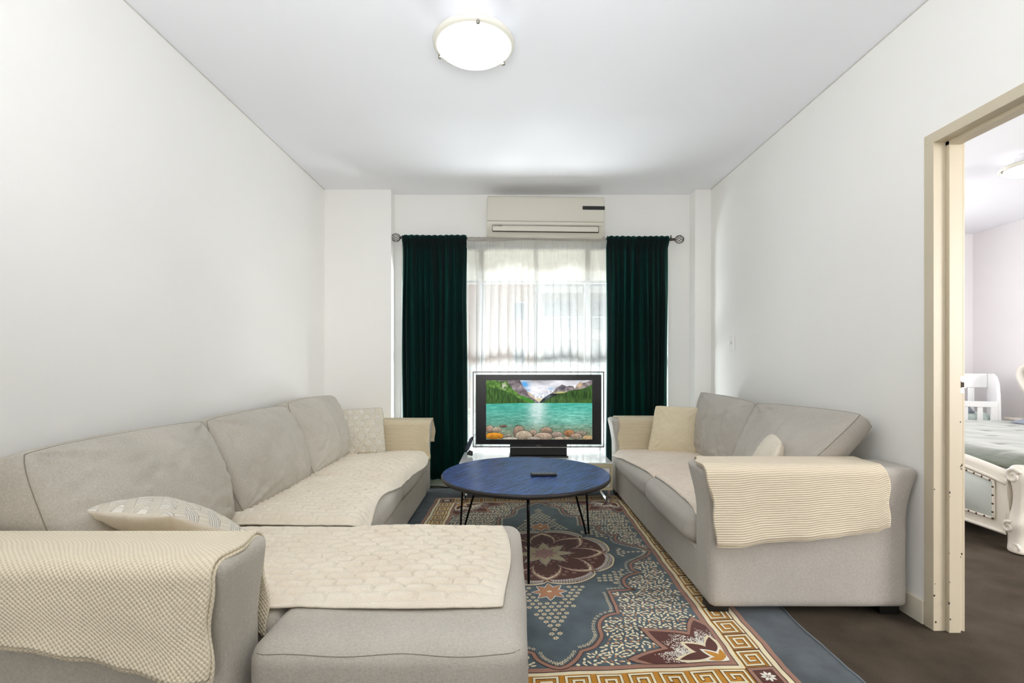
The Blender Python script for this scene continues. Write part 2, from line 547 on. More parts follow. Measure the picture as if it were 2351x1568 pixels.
boxes('wall_bedroom_back', [(1.8, 5.75, 5.86, 6.0, 0, H)], M_bwall)
boxes('wall_bedroom_right', [(5.55, 5.7, -1.0, 5.86, 0, H)], M_bwall)
boxes('wall_bedroom_left', [(XR, XR + .115, 4.62, 5.86, 0, H)], M_bwall)
boxes('wall_bedroom_near', [(1.915, 5.7, -1.0, -.85, 0, H)], M_bwall)
boxes('trim_bedroom_pilaster', [(5.42, 5.55, 5.80, 5.86, 0, H)], M_bwall)

# thin grey strips that paint the shadow line where wall meets ceiling
for nm, x0, x1 in (('shadow_line_left', XL, XL + .004), ('shadow_line_right', XR - .004, XR)):
    boxes(nm, [(x0, x1, -4, 4.335, H - .005, H - .0005)], M_shadowline)
# skirting
def skirting(name, x0, x1, y0, y1):
    struct(box(name, x0, x1, y0, y1, 0, .105, M_trim, bev=.004))
skirting('baseboard_right', XR - .013, XR, DY1 + .045, 4.335)
skirting('baseboard_left', XL, XL + .013, -4, 4.335)
skirting('baseboard_back', -1.066, 1.66, YW - .013, YW)
skirting('baseboard_bedroom', 1.95, 5.55, 5.845, 5.86)

# window
win = boxes('window_1', [(WX0, WX1, YW + .05, YW + .11, WZ0, WZ0 + .045), (WX0, WX1, YW + .05, YW + .11, WZ1 - .05, WZ1),
                          (WX0, WX0 + .045, YW + .05, YW + .11, WZ0, WZ1), (WX1 - .045, WX1, YW + .05, YW + .11, WZ0, WZ1)], M_winframe, .003)
for x0, x1 in ((-.29, -.24), (.70, .75)):
    box('mullion', x0, x1, YW + .045, YW + .10, WZ0 + .04, WZ1 - .045, M_winframe, win, .004)
box('transom', WX0 + .04, WX1 - .04, YW + .052, YW + .098, 1.075, 1.115, M_winframe, win, .003)
box('transom', WX0 + .04, WX1 - .04, YW + .052, YW + .098, .36, .395, M_winframe, win, .003)
for x0, x1 in ((WX0 + .045, -.29), (-.24, .70), (.75, WX1 - .045)):
    box('pane', x0, x1, YW + .076, YW + .080, WZ0 + .045, WZ1 - .05, M_glass, win)

# ------------------------------------------------------------------ doorway frame (pressed metal, three steps)
fr = boxes('door_1', [(XR - .008, XR + .0, DY1 - .004, DY1 + .043, 0, DZ), (XR - .008, XR, DY0 - .04, DY1 + .043, DZ, DZ + .040), (XR - .008, XR, DY0 - .04, DY0 + .004, 0, DZ)], M_frame, .002)
def jamb(name, prof, parent, y_in, sgn):
    bm = bmesh.new()
    for (x0, x1, dpt) in prof:
        a, b = (y_in - dpt, y_in + .002) if sgn > 0 else (y_in - .002, y_in + dpt)
        bbox(bm, x0, x1, a, b, 0, DZ + .002, .0018)
    frombm(name, bm, M_frame, parent)
prof = [(XR - .0079, XR + .045, .0042), (XR + .045, XR + .094, .020), (XR + .090, XR + .123, .004)]
jamb('jamb', prof, fr, DY1, 1)
jamb('jamb', prof, fr, DY0, -1)
bm = bmesh.new()
for (x0, x1, dpt) in prof: bbox(bm, x0, x1, DY0, DY1, DZ - dpt, DZ + .002, .0018)
frombm('frame_head', bm, M_frame, fr)
bm = bmesh.new()
bbox(bm, XR + .117, XR + .124, DY1 - .0045, DY1 + .04, 0, DZ + .04)
bbox(bm, XR + .117, XR + .124, DY0 - .04, DY0 + .0045, 0, DZ + .04)
bbox(bm, XR + .117, XR + .124, DY0 - .04, DY1 + .04, DZ - .0045, DZ + .04)
frombm('architrave', bm, M_frame, fr)
bm = bmesh.new()
bbox(bm, XR + .098, XR + .122, DY1 - .006, DY1 - .003, 1.005, 1.080, .001)
bbox(bm, XR + .104, XR + .126, DY1 - .0115, DY1 - .005, 1.028, 1.058, .001)
sp = frombm('strike_plate', bm, M_nickel, fr)
sp['label'] = 'small nickel strike plate'
box('latch_hole', XR + .103, XR + .115, DY1 - .0125, DY1 - .010, 1.032, 1.054, M_dark, sp)
bm = bmesh.new()
for k in range(18):
    zc = random.choice([random.uniform(.02, .35), random.uniform(.3, 1.0)])
    xc, yy = random.choice([(XR + .0465, DY1 - .0195), (XR + .0935, DY1 - .0195), (XR - .004, DY1 - .0045)])
    r_ = random.uniform(.0008, .0022) * (1.5 if zc < .2 else 1)
    xc += random.uniform(-.003, .006)
    bbox(bm, xc - r_, xc + r_, yy - .0012, yy + .001, zc - r_ * random.uniform(1, 3), zc + r_)
ch = frombm('paint_chips', bm, M_chip, fr); ch['kind'] = 'stuff'

# light switch
sw = thing('light_switch', 'white rocker light switch on the right wall above the grey sofa', 'light switch', (XR, 3.91, 1.30))
o = box('cover_plate', -.011, -.0005, -.036, .036, -.058, .058, M_white, sw, .004)
o = box('rocker', -.0145, -.010, -.010, .010, -.006, .016, M_acplast, sw, .002)

# ------------------------------------------------------------------ ceiling lamps
def ceiling_lamp(name, label, loc, R=.188):
    t_ = thing(name, label, 'ceiling light', loc)
    latheobj('base_plate', [(R * .48, 0), (R * .50, -.004), (R * .50, -.066), (R * .93, -.074), (R * .93, -.079), (.02, -.079)], M_white, t_, 48)
    o = latheobj('glass_rim', [(R * .80, -.088), (R * .97, -.084), (R, -.090), (R * .995, -.100), (R * .94, -.108), (R * .88, -.110), (R * .84, -.104)], M_lamprim, t_, 64)
    latheobj('diffuser', [(R * .70, -.080), (R * .90, -.094), (R * .91, -.108), (R * .80, -.124), (R * .55, -.137), (R * .28, -.143), (.004, -.145)], M_lamp, t_, 64)
    for k in range(3):
        a = math.radians(-80 + 120 * k)
        bm = bmesh.new()
        x, y = math.cos(a) * R * .985, math.sin(a) * R * .985
        lathe(bm, [(.0075, -.110), (.0085, -.112), (.0085, -.120), (.005, -.123)], 14, (x * .95, y * .95, 0))
        bbox(bm, x * .96 - .004, x * .96 + .004, y * .96 - .004, y * .96 + .004, -.112, -.09)
        frombm('clip', bm, M_nickel, t_, True)
    return t_
ceiling_lamp('ceiling_lamp', 'round lit glass ceiling lamp with three chrome clips above the living room', (-.167, 2.23, H))
ceiling_lamp('ceiling_lamp', 'round lit glass ceiling lamp in the bedroom seen through the doorway', (3.90, 3.61, H))
# same fitting, added out of view behind the camera for more light
o = ceiling_lamp('ceiling_lamp', 'unseen round glass ceiling lamp added behind the camera for light', (0.1, -1.6, H))

# ------------------------------------------------------------------ air conditioner
ac = thing('air_conditioner', 'white split air conditioner on the wall above the curtains', 'air conditioner', (.314, YW, 2.445))
ac.rotation_euler = (0, math.radians(.75), 0)
W2 = .517
def acprof(name, prof, w2, m, parent, bev=.006):
    bm = bmesh.new()
    a = [bm.verts.new((-w2, y, z)) for y, z in prof]; b = [bm.verts.new((w2, y, z)) for y, z in prof]
    n = len(prof)
    for i in range(n): bm.faces.new((a[i], a[(i + 1) % n], b[(i + 1) % n], b[i]))
    bm.faces.new(a); bm.faces.new(b)
    bmesh.ops.recalc_face_normals(bm, faces=bm.faces)
    bmesh.ops.bevel(bm, geom=bm.edges[:], offset=bev, segments=2, affect='EDGES')
    return autosmooth(frombm(name, bm, m, parent), 40)
acprof('body', [(-.001, .17), (-.19, .165), (-.205, .15), (-.210, -.075), (-.205, -.10), (-.17, -.165), (-.145, -.176), (-.001, -.176)], W2, M_acplast, ac)
acprof('front_panel', [(-.200, .168), (-.219, .155), (-.225, .0), (-.222, -.055), (-.20, -.06)], W2 - .004, M_acplast, ac, .004)
acprof('lower_cover', [(-.20, -.062), (-.219, -.064), (-.217, -.085), (-.2, -.088)], W2 - .012, M_acplast, ac, .003)
bm = bmesh.new()
# air flap: thin dark outline and raised flap
bbox(bm, -.469, .470, -.2140, -.190, -.1465, -.091, .003)
o = frombm('flap_slot', bm, M_dark, ac); o.rotation_euler = (0, 0, 0)
o2 = acprof('air_flap', [(-.195, -.093), (-.2165, -.094), (-.2172, -.118), (-.2150, -.1445), (-.195, -.146)], .467, M_acplast, ac, .003)
box('display_strip', .322, .517, -.2268, -.220, .050, .082, M_black, ac, .002)
def text(name, body, size, loc, m, parent, ext=.0004, rot=(90, 0, 0), sx=1):
    cu = bpy.data.curves.new(name, 'FONT'); cu.body = body; cu.size = size; cu.extrude = ext
    cu.materials.append(m)
    tmp = bpy.data.objects.new(name, cu)
    me = bpy.data.meshes.new_from_object(tmp); bpy.data.objects.remove(tmp)
    if not me.materials: me.materials.append(m)
    o = bpy.data.objects.new(name, me); COL.objects.link(o); o['kind'] = 'stuff'
    o.location = loc; o.rotation_euler = [math.radians(a) for a in rot]; o.parent = parent
    o.scale = (sx, 1, 1)
    return o
M_print = plain('grey_print', rgb(105, 103, 98), .6)
text('lettering', 'MITSUBISHI', .0115, (-.438, -.2176, -.1045), M_print, ac, sx=1.0)
bm = bmesh.new()
for dx, dz in ((0, .0045), (-.0038, -.001), (.0038, -.001)):
    cx, cz = -.448 + dx, -.102 + dz
    vs_ = [bm.verts.new((cx + a, -.2178, cz + b)) for a, b in ((0, .004), (.0026, 0), (0, -.004), (-.0026, 0))]
    bm.faces.new(vs_)
frombm('emblem', bm, M_print, ac)

# ------------------------------------------------------------------ curtain rod
YR = 4.375
rod = thing('curtain_rod', 'pewter curtain rod with twisted wire ball finials above the window', 'curtain rod', (.23, YR, 2.268))
zr = 0
tubeobj('pole', [(-1.20, 0, .004), (1.23, 0, -.002)], .0095, M_bronze, rod, 12)
for sx, x0, zz in ((-1, -1.262, .012), (1, 1.302, -.006)):
    f_ = latheobj('finial', [(.004, -.045 * sx), (.010, -.043 * sx), (.0125, -.047 * sx), (.0125, -.058 * sx), (.008, -.06 * sx), (.011, -.063 * sx), (.014, -.070 * sx), (.014, -.09 * sx)][::-1], M_bronze, rod, 16, (x0, 0, zz), 'X')
    bm = bmesh.new()
    for k in range(9):
        pts = []
        for i in range(17):
            th = math.pi * i / 16
            ph = 2 * math.pi * k / 9 + th * .75
            pts.append((x0 - .040 * math.cos(th), .036 * math.sin(th) * math.cos(ph), zz + .036 * math.sin(th) * math.sin(ph)))
        tube(bm, pts, .0023, 6)
    lathe(bm, [(.002, .042 * sx), (.008, .040 * sx), (.008, .034 * sx), (.003, .032 * sx)], 12, (x0, 0, zz), 0, 'X')
    frombm('wire_ball', bm, M_bronze, f_, True)
for x0 in (-1.165, 1.155):
    bm = bmesh.new()
    bbox(bm, x0 - .006, x0 + .006, .0, .093, -.012, -.004, .001)
    bbox(bm, x0 - .008, x0 + .008, .088, .094, -.06, .01, .001)
    bbox(bm, x0 - .005, x0 + .005, -.012, .012, -.035, .0, .001)
    frombm('bracket', bm, M_bronze, rod)
bm = bmesh.new(); lathe(bm, [(.0145, -.008), (.0145, .008)], 16, (1.225, 0, -.002), 0, 'X'); tube(bm, [(1.225, 0, .01), (1.225, 0, .032)], .0055, 8)
frombm('clamp_ring', bm, M_bronze, rod, True)

# ------------------------------------------------------------------ curtains
def curtain(name, x0, x1, ztop, zbot, yc, folds, amp, m, seed, hdr=True, flat=False, gather=1.0):
    r_ = random.Random(seed)
    ph = [r_.uniform(0, 6.28) for _ in range(5)]
    nu, nv = (200, 46) if not flat else (260, 40)
    # irregular fold positions
    ks = [0]
    for i in range(folds): ks.append(ks[-1] + r_.uniform(.55, 1.45))
    ks = [k / ks[-1] for k in ks]
    am = [r_.uniform(.55, 1.2) for _ in range(folds)]
    def f(a, b):
        i = 0
        while i < folds - 1 and a > ks[i + 1]: i += 1
        tt = (a - ks[i]) / (ks[i + 1] - ks[i])
        A = amp * am[i] * (min(1, .35 + b * 2.6) if not flat else min(1, .2 + b * 1.2))
        yy = -A * (abs(math.sin(math.pi * tt)) ** .65 if not flat else (.5 - .5 * math.cos(2 * math.pi * tt)) ** .8)
        yy += .004 * math.sin(a * 160 + ph[0]) * math.exp(-b * 14)
        yy += amp * .3 * math.sin(a * 9 + b * 2.5 + ph[1])
        x = x0 + (x1 - x0) * a + .006 * math.sin(b * 5 + a * 8 + ph[2]) * min(1, b * 4)
        x += amp * .28 * math.sin(2 * math.pi * tt) * min(1, b * 3)
        z = ztop + (zbot - ztop) * b
        if hdr and b < .012: z += .003 * math.sin(a * 70 + ph[3]) + .0015 * math.sin(a * 190)
        if b < .035: yy = yy * .3 - .042
        return (x, yc + yy, z)
    return sheet(name, f, nu, nv, m, None, .003 if not flat else 0)
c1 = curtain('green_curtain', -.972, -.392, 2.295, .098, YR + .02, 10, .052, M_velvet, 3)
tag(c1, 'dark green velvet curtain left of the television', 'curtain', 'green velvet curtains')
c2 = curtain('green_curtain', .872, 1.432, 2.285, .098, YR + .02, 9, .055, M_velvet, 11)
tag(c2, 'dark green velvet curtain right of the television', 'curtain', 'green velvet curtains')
s1 = curtain('sheer_curtain', -.42, .255, 2.283, .115, YR + .045, 10, .055, M_sheer, 5, flat=True)
tag(s1, 'white sheer curtain beside the left green curtain, left half of the pair', 'curtain', 'white sheer curtains')
s2 = curtain('sheer_curtain', .215, .905, 2.280, .115, YR + .05, 10, .055, M_sheer, 8, flat=True)
tag(s2, 'white sheer curtain beside the right green curtain, right half of the pair', 'curtain', 'white sheer curtains')
for s_, x0, x1 in ((s1, -.385, .235), (s2, .236, .865)):
    def hf(a, b, x0=x0, x1=x1):
        ang = b * math.pi * 2
        cx = x0 + (x1 - x0) * a
        sagz = .010 * math.exp(-((cx - .235) / .22) ** 2)
        r_ = .0165 + .0016 * math.sin(a * 260)
        return (cx, YR + .001 + r_ * math.sin(ang), 2.266 + sagz + (r_ + .002) * math.cos(ang))
    hd = sheet('rod_pocket', hf, 180, 12, M_sheerhead if 'M_sheerhead' in globals() else M_sheer, s_, 0)
bl = thing('roller_blind', 'cream roller blind half lowered behind the sheer curtains', 'blind', (.23, YW + .03, 2.22))
latheobj('roller', [(.02, -1.2), (.02, 1.2)], M_winframe, bl, 16, (0, 0, 0), 'X')
box('blind_fabric', -1.19, 1.19, .012, .0135, -.315, .01, M_blind, bl)
box('bottom_rail', -1.19, 1.19, .005, .019, -.335, -.312, M_winframe, bl, .003)

# ------------------------------------------------------------------ outside
def outside():
    b = thing('apartment_building', 'peach brick apartment block with white balconies seen through the sheer curtains', 'building', (2, 31, -3))
    Y0 = 30
    bm = bmesh.new(); bbox(bm, -14, 1.5, Y0, Y0 + 6, -3, 15)
    frombm('brick_wing', bm, M_brick, b)
    bm = bmesh.new(); bbox(bm, 1.5, 16, Y0 + 1.6, Y0 + 6, -3, 15)
    frombm('rendered_wall', bm, M_render, b)
    for x in (1.5, 4.5, 8.6): box('column', x, x + .42, Y0 - .2, Y0 + 1.6, -3, 15, M_render, b)
    for z in (-2.6, .25, 3.1, 5.95, 8.8): box('balcony_slab', 1.92, 15, Y0 - .2, Y0 + 1.6, z - .38, z, M_render, b)
    for z in (.25, 3.1, 5.95):
        for x0 in (1.95, 4.95, 9.05):
            o = box('balcony_rail', x0, x0 + (2.5 if x0 < 4 else 3.6), Y0 - .12, Y0 - .06, z + .95, z + 1.03, M_winframe, b)
            bm = bmesh.new()
            n = 22
            for i in range(n + 1):
                x = x0 + (2.5 if x0 < 4 else 3.6) * i / n
                bbox(bm, x - .015, x + .015, Y0 - .11, Y0 - .08, z, z + .95)
            frombm('baluster', bm, M_winframe, o)['kind'] = 'stuff'
    for z in (-2.3, .5, 3.35, 6.2):
        for x0 in (2.2, 5.3, 9.4):
            o = box('window', x0, x0 + 2.0, Y0 + 1.52, Y0 + 1.62, z, z + 2.0, M_winframe, b)
            box('pane', x0 + .08, x0 + .96, Y0 + 1.50, Y0 + 1.53, z + .08, z + 1.92, M_farglass, o)
            box('pane', x0 + 1.04, x0 + 1.92, Y0 + 1.50, Y0 + 1.53, z + .08, z + 1.92, M_farglass, o)
        for x0 in (.2, -4.5, -9):
            o = box('window', x0, x0 + .75, Y0 - .03, Y0 + .05, z + .5, z + 1.7, M_winframe, b)
            box('pane', x0 + .07, x0 + .68, Y0 - .05, Y0 - .02, z + .57, z + 1.63, M_farglass, o)
    rebase(b, (2, 31, -3))
    struct(box('floor_terrace', -4, 1.75, 4.70, 6.6, -.2, -.02, M_paving))
    struct(box('ground', -40, 40, 6.6, 80, -3.2, -3.0, M_paving))
    r = thing('balcony_railing', 'white metal balcony railing outside the window', 'railing', (0, 6.5, -.02))
    box('handrail', -3.9, 1.7, -.03, .03, .98, 1.03, M_farglass, r, .01)
    box('bottom_rail', -3.9, 1.7, -.02, .02, .08, .12, M_winframe, r, .005)
    for x in (-3.9, -1.5, .5, 1.72): box('post', x - .02, x + .02, -.02, .02, -.0, 1.0, M_winframe, r, .003)
    ball = None
    for i in range(46):
        x = -3.85 + i * .12
        if ball is None:
            ball = box('baluster', -.009, .009, -.009, .009, .12, .98, M_winframe, r); ball.location = (x, 0, 0)
        else:
            c = ball.copy(); COL.objects.link(c); c.parent = r; c.location = (x, 0, 0)
    # leafy shrub on the terrace, by the left curtain
    s = thing('potted_shrub', 'small leafy shrub on the terrace outside the window', 'plant', (-.62, 5.5, -.02))
    latheobj('pot', [(.10, 0), (.13, .02), (.15, .26), (.16, .28), (.14, .28), (.13, .24)], M_render, s, 24)
    bm = bmesh.new()
    for k in range(420):
        d = Vector((random.gauss(0, 1), random.gauss(0, 1), random.gauss(0, 1))).normalized() * random.uniform(.05, .22)
        c = Vector((0, 0, .50)) + Vector((d.x, d.y, d.z * 1.1))
        a = Vector((random.gauss(0, 1), random.gauss(0, 1), random.gauss(0, 1))).normalized() * .03
        b_ = a.cross(Vector((random.random(), random.random(), 1))).normalized() * .012
        bm.faces.new([bm.verts.new(c + v) for v in (-a, b_, a, -b_)])
    frombm('foliage', bm, M_leaf, s)['kind'] = 'stuff'
    tubeobj('stem', [(0, 0, .2), (.01, 0, .35), (0, .01, .5)], .012, M_dark, s)
outside()

# ------------------------------------------------------------------ sofas
def bvh_of(objs):
    vs_, fs_ = [], []
    for o in objs:
        k = len(vs_)
        loc = Vector(o.location)
        p = o.parent
        while p: loc = loc + Vector(p.location); p = p.parent
        vs_ += [v.co + loc for v in o.data.vertices]
        fs_ += [[k + i for i in f.vertices] for f in o.data.polygons]
    return BVHTree.FromPolygons(vs_, fs_)

def flare(zb, zt, amt, c, axes=(1, 1)):
    def f(p):
        k = max(0, min(1, (p.z - zb) / (zt - zb))) ** 1.6
        q = p.copy()
        q.x += amt * k * (1 if p.x > c[0] else -1) * axes[0] * min(1, abs(p.x - c[0]) * 4)
        q.y += amt * k * (1 if p.y > c[1] else -1) * axes[1] * min(1, abs(p.y - c[1]) * 14)
        return q
    return f

def build_left_sofa():
    S = thing('sectional_sofa', 'oatmeal fabric sectional sofa with a chaise along the left wall', 'sofa')
    XB = -1.650
    box('base', XB, -.700, 1.36, 4.05, .04, .235, M_sofaL, S, .012, 3)
    box('chaise_base', -.700, .030, 1.255, 2.165, .04, .235, M_sofaL, S, .012, 3)
    box('back_frame', XB, -1.52, 1.36, 4.05, .23, .64, M_sofaL, S, .03, 4)
    # arms
    for (y0, y1) in ((1.165, 1.358), (4.045, 4.245)):
        cx, cy_ = (XB - .70) / 2, (y0 + y1) / 2
        o = softbox('armrest', XB, -.695, y0, y1, .04, .655, .032, M_sofaL, S, 26, (0, 0, .006), .0015, 6, flare(.42, .655, .018, (cx, cy_), (0 if 0 else 1, 1)))
        for v in o.data.vertices:
            if v.co.x < XB: v.co.x = XB
    # seat cushions
    A = []
    A.append(softbox('seat_cushion', -1.53, -.680, 3.105, 4.030, .235, .405, .062, M_sofaL, S, 30, (.012, .0, .012), .003, 5))
    A.append(softbox('seat_cushion', -1.53, -.680, 2.185, 3.095, .235, .405, .062, M_sofaL, S, 30, (.012, .0, .012), .003, 5))
    A.append(softbox('chaise_cushion', -.672, .048, 1.215, 2.178, .20, .418, .055, M_sofaL, S, 34, (.006, .006, .008), .003, 4))
    A.append(softbox('seat_cushion', -1.53, -.655, 1.385, 2.178, .20, .412, .05, M_sofaL, S, 28, (0, 0, .008), .002, 5))
    # seam along the near top edge of the chaise
    bm = bmesh.new()
    cb_ = bvh_of([A[2]])
    sp = []
    for i in range(41):
        x, z = -.645 + .67 * i / 40, .392 + .003 * math.sin(i * .35)
        h_ = cb_.ray_cast(Vector((x, 0.5, z)), Vector((0, 1, 0)))[0]
        if h_ is not None: sp.append((x, h_.y - .0005, z))
    tube(bm, sp, .0010, 6)
    frombm('seam', bm, M_seam, S, True)
    # back cushions
    def bc(y0, y1, seed, zt=.865, dx=0):
        F = [(-1.275 + dx, y0 + .015, .415), (-1.275 + dx, y1 - .015, .415), (-1.445, y1 + .0, zt), (-1.445, y0 + .0, zt)]
        B = [(-1.48, y0 + .03, .42), (-1.48, y1 - .03, .42), (-1.585, y1 - .01, zt - .035), (-1.585, y0 + .01, zt - .035)]
        return cushion('back_cushion', F, B, M_sofaL, S, 60, .11, .045, -.018, .035, .016, 5, seed, seam=M_seam)
    bc(1.42, 2.275, 3.3, .868)
    bc(2.285, 3.12, 1.7, .868, .005)
    bc(3.125, 3.93, 6.1, .885)
    for x in (-1.58, -.78):
        for y in (1.26, 4.15): box('foot', x - .04, x + .04, y - .04, y + .04, 0.0, .042, M_foot, S, .004)
    box('foot', -.06, .02, 1.27, 1.35, 0, .042, M_foot, S, .004)
    box('foot', -.06, .02, 2.06, 2.14, .008, .042, M_foot, S, .004)
    rebase(S, (-1.2, 2.7, 0))
    return S, A
LS, LA = build_left_sofa()

def build_right_sofa():
    S = thing('sofa', 'pale grey fabric sofa standing against the right wall', 'sofa')
    XF, XB = .887, 1.770
    box('base', XF + .012, XB, 2.31, 4.07, .045, .255, M_sofaR, S, .012, 3)
    box('back_frame', 1.60, 1.775, 2.31, 4.07, .25, .655, M_sofaR, S, .035, 4)
    for (y0, y1) in ((2.145, 2.325), (4.055, 4.245)):
        o = softbox('armrest', XF, XB, y0, y1, .045, .672, .030, M_sofaR, S, 26, (0, 0, .004), .0015, 6, flare(.44, .672, .038, ((XF + XB) / 2, (y0 + y1) / 2), (1, .75)))
        for v in o.data.vertices:
            if v.co.x > 1.790: v.co.x = 1.790
    A = []
    A.append(softbox('seat_cushion', .868, 1.60, 3.125, 4.045, .250, .412, .062, M_sofaR, S, 30, (.016, 0, .012), .003, 5))
    A.append(softbox('seat_cushion', .862, 1.60, 2.340, 3.115, .248, .415, .062, M_sofaR, S, 30, (.02, 0, .012), .003, 5))
    # back cushions: far one stands up, near one leans and is twisted
    F = [(1.500, 4.0, .420), (1.470, 3.17, .420), (1.600, 3.14, .880), (1.582, 4.02, .905)]
    B = [(1.66, 3.98, .42), (1.62, 3.20, .42), (1.70, 3.17, .86), (1.70, 4.0, .87)]
    cushion('back_cushion', F, B, M_sofaR, S, 60, .085, .02, -.01, .03, .014, 5, 2.2, seam=M_seam)
    F = [(1.440, 3.15, .425), (1.235, 2.375, .430), (1.690, 2.31, .895), (1.590, 3.12, .885)]
    B = [(1.60, 3.13, .43), (1.52, 2.40, .50), (1.765, 2.34, .835), (1.70, 3.10, .86)]
    cushion('back_cushion', F, B, M_sofaR, S, 60, .085, .02, -.01, .03, .014, 5, 4.9, seam=M_seam)
    for x in (.945, 1.715):
        for y in (2.224, 4.19): box('foot', x - .045, x + .045, y - .04, y + .04, 0 if x > 1.3 else .010, .047, M_foot, S, .004)
    rebase(S, (1.35, 3.2, 0))
    return S, A
RS, RA = build_right_sofa()

# ------------------------------------------------------------------ drape helpers
def quilt(name, fx, y0, y1, x_back, bv, m, label, nx, ny, py, px, group, seed=0, amp=.0145, zmin=.25, fy=None, its=14):
    """quilted seat cover: front edge x = fx(y), back edge x_back; rows of puffs along X"""
    G = np.zeros((ny + 1, nx + 1)); X = np.zeros_like(G); Y = np.zeros_like(G)
    for j in range(ny + 1):
        for i in range(nx + 1):
            y = y0 + (y1 - y0) * j / ny
            xf = fx(y)
            x = x_back + (xf - x_back) * i / nx
            if fy: y = fy(x, y, j / ny)
            hit = bv.ray_cast(Vector((x, y, 2)), Vector((0, 0, -1)))
            z = hit[0].z if hit[0] is not None else -1
            G[j, i] = z; X[j, i] = x; Y[j, i] = y
    top = np.median(G)
    G[G < zmin] = np.nan
    base = np.where(np.isnan(G), top - .06, G)
    Z = base.copy()
    for _ in range(its):
        P_ = np.pad(Z, 1, mode='edge')
        Z = np.maximum((P_[:-2, 1:-1] + P_[2:, 1:-1] + P_[1:-1, :-2] + P_[1:-1, 2:]) / 4, base)
    verts, uvs = [], []
    for j in range(ny + 1):
        for i in range(nx + 1):
            x, y = X[j, i], Y[j, i]
            row = (y + .004 * noise.noise((x * 6, y * 2, seed))) / py
            ri = math.floor(row)
            pr_ = abs(math.sin(math.pi * row)) ** .42
            cx = x / px + (.5 if ri % 2 else 0) + .12 * noise.noise((ri * 3.3, seed, x * 2))
            cc = cx - math.floor(cx)
            cut = 1 - .75 * math.exp(-((min(cc, 1 - cc)) / .07) ** 2)
            edge = min(1, 40 * min(i / nx, 1 - i / nx, j / ny, 1 - j / ny) * .5)
            h = .006 + amp * pr_ * cut * edge + .004 * (1 + fbm(x, y, seed, 3.5)) + .0015 * fbm(x, y, seed, 28)
            verts.append((x, y, Z[j, i] + h)); uvs.append((x, y))
    n1 = nx + 1
    faces = [(j * n1 + i, j * n1 + i + 1, (j + 1) * n1 + i + 1, (j + 1) * n1 + i) for j in range(ny) for i in range(nx)]
    o = new(name, verts, faces, m, None, True, uvs=uvs)
    md = o.modifiers.new('thickness', 'SOLIDIFY'); md.thickness = .005; md.offset = -1 if (verts and faces) else 0
    # binding along the border
    per = [i for i in range(nx)] + [j * n1 + nx for j in range(ny)] + [ny * n1 + i for i in range(nx, 0, -1)] + [j * n1 for j in range(ny, 0, -1)]
    bm = bmesh.new(); tube(bm, [Vector(verts[k]) - Vector((0, 0, .001)) for k in per[::2]], .0042, 6, True)
    frombm('binding', bm, m, o, True)
    tag(o, label, 'seat cover', group)
    return o

lb = bvh_of(LA)
def fxL(y):
    return -.665 - .03 * math.sin((y - 2.2) * 3.2) * (1 if y < 3.1 else .4) + .02 * math.sin(y * 9) * .5 - .02 * math.exp(-((y - 3.1) / .06) ** 2)
quilt('quilted_seat_cover', fxL, 2.145, 4.025, -1.40, lb, M_quilt, 'cream quilted cover on the left sofa seats behind the chaise', 130, 330, .047, .085, 'quilted seat covers', 1.0)
def fxC(y): return -.012 + .012 * math.sin(y * 8) - (.03 if y > 2.0 else 0) * (y - 2.0) * 4
def fyC(x, y, b):
    return y + (1 - b) * (.014 * math.sin(x * 7 + .6) - .006)
quilt('quilted_seat_cover', fxC, 1.405, 2.095, -1.40, lb, M_quilt, 'cream quilted cover spread over the chaise nearest the camera', 260, 190, .047, .092, 'quilted seat covers', 5.0, .018, fy=fyC, its=160)
rb = bvh_of(RA)
def fxR(y):
    # front edge of the cover wanders back from the cushion front, notch between the cushions
    a = .888 + .035 * math.sin((y - 2.3) * 2.6) + .03 * max(0, (3.1 - y)) * .6
    return a + .03 * math.exp(-((y - 3.12) / .03) ** 2)
quilt('quilted_seat_cover', fxR, 2.350, 4.035, 1.53, rb, M_quiltP, 'blush cream quilted cover on the right sofa seat', 110, 300, .050, .07, 'quilted seat covers', 9.0, .008)

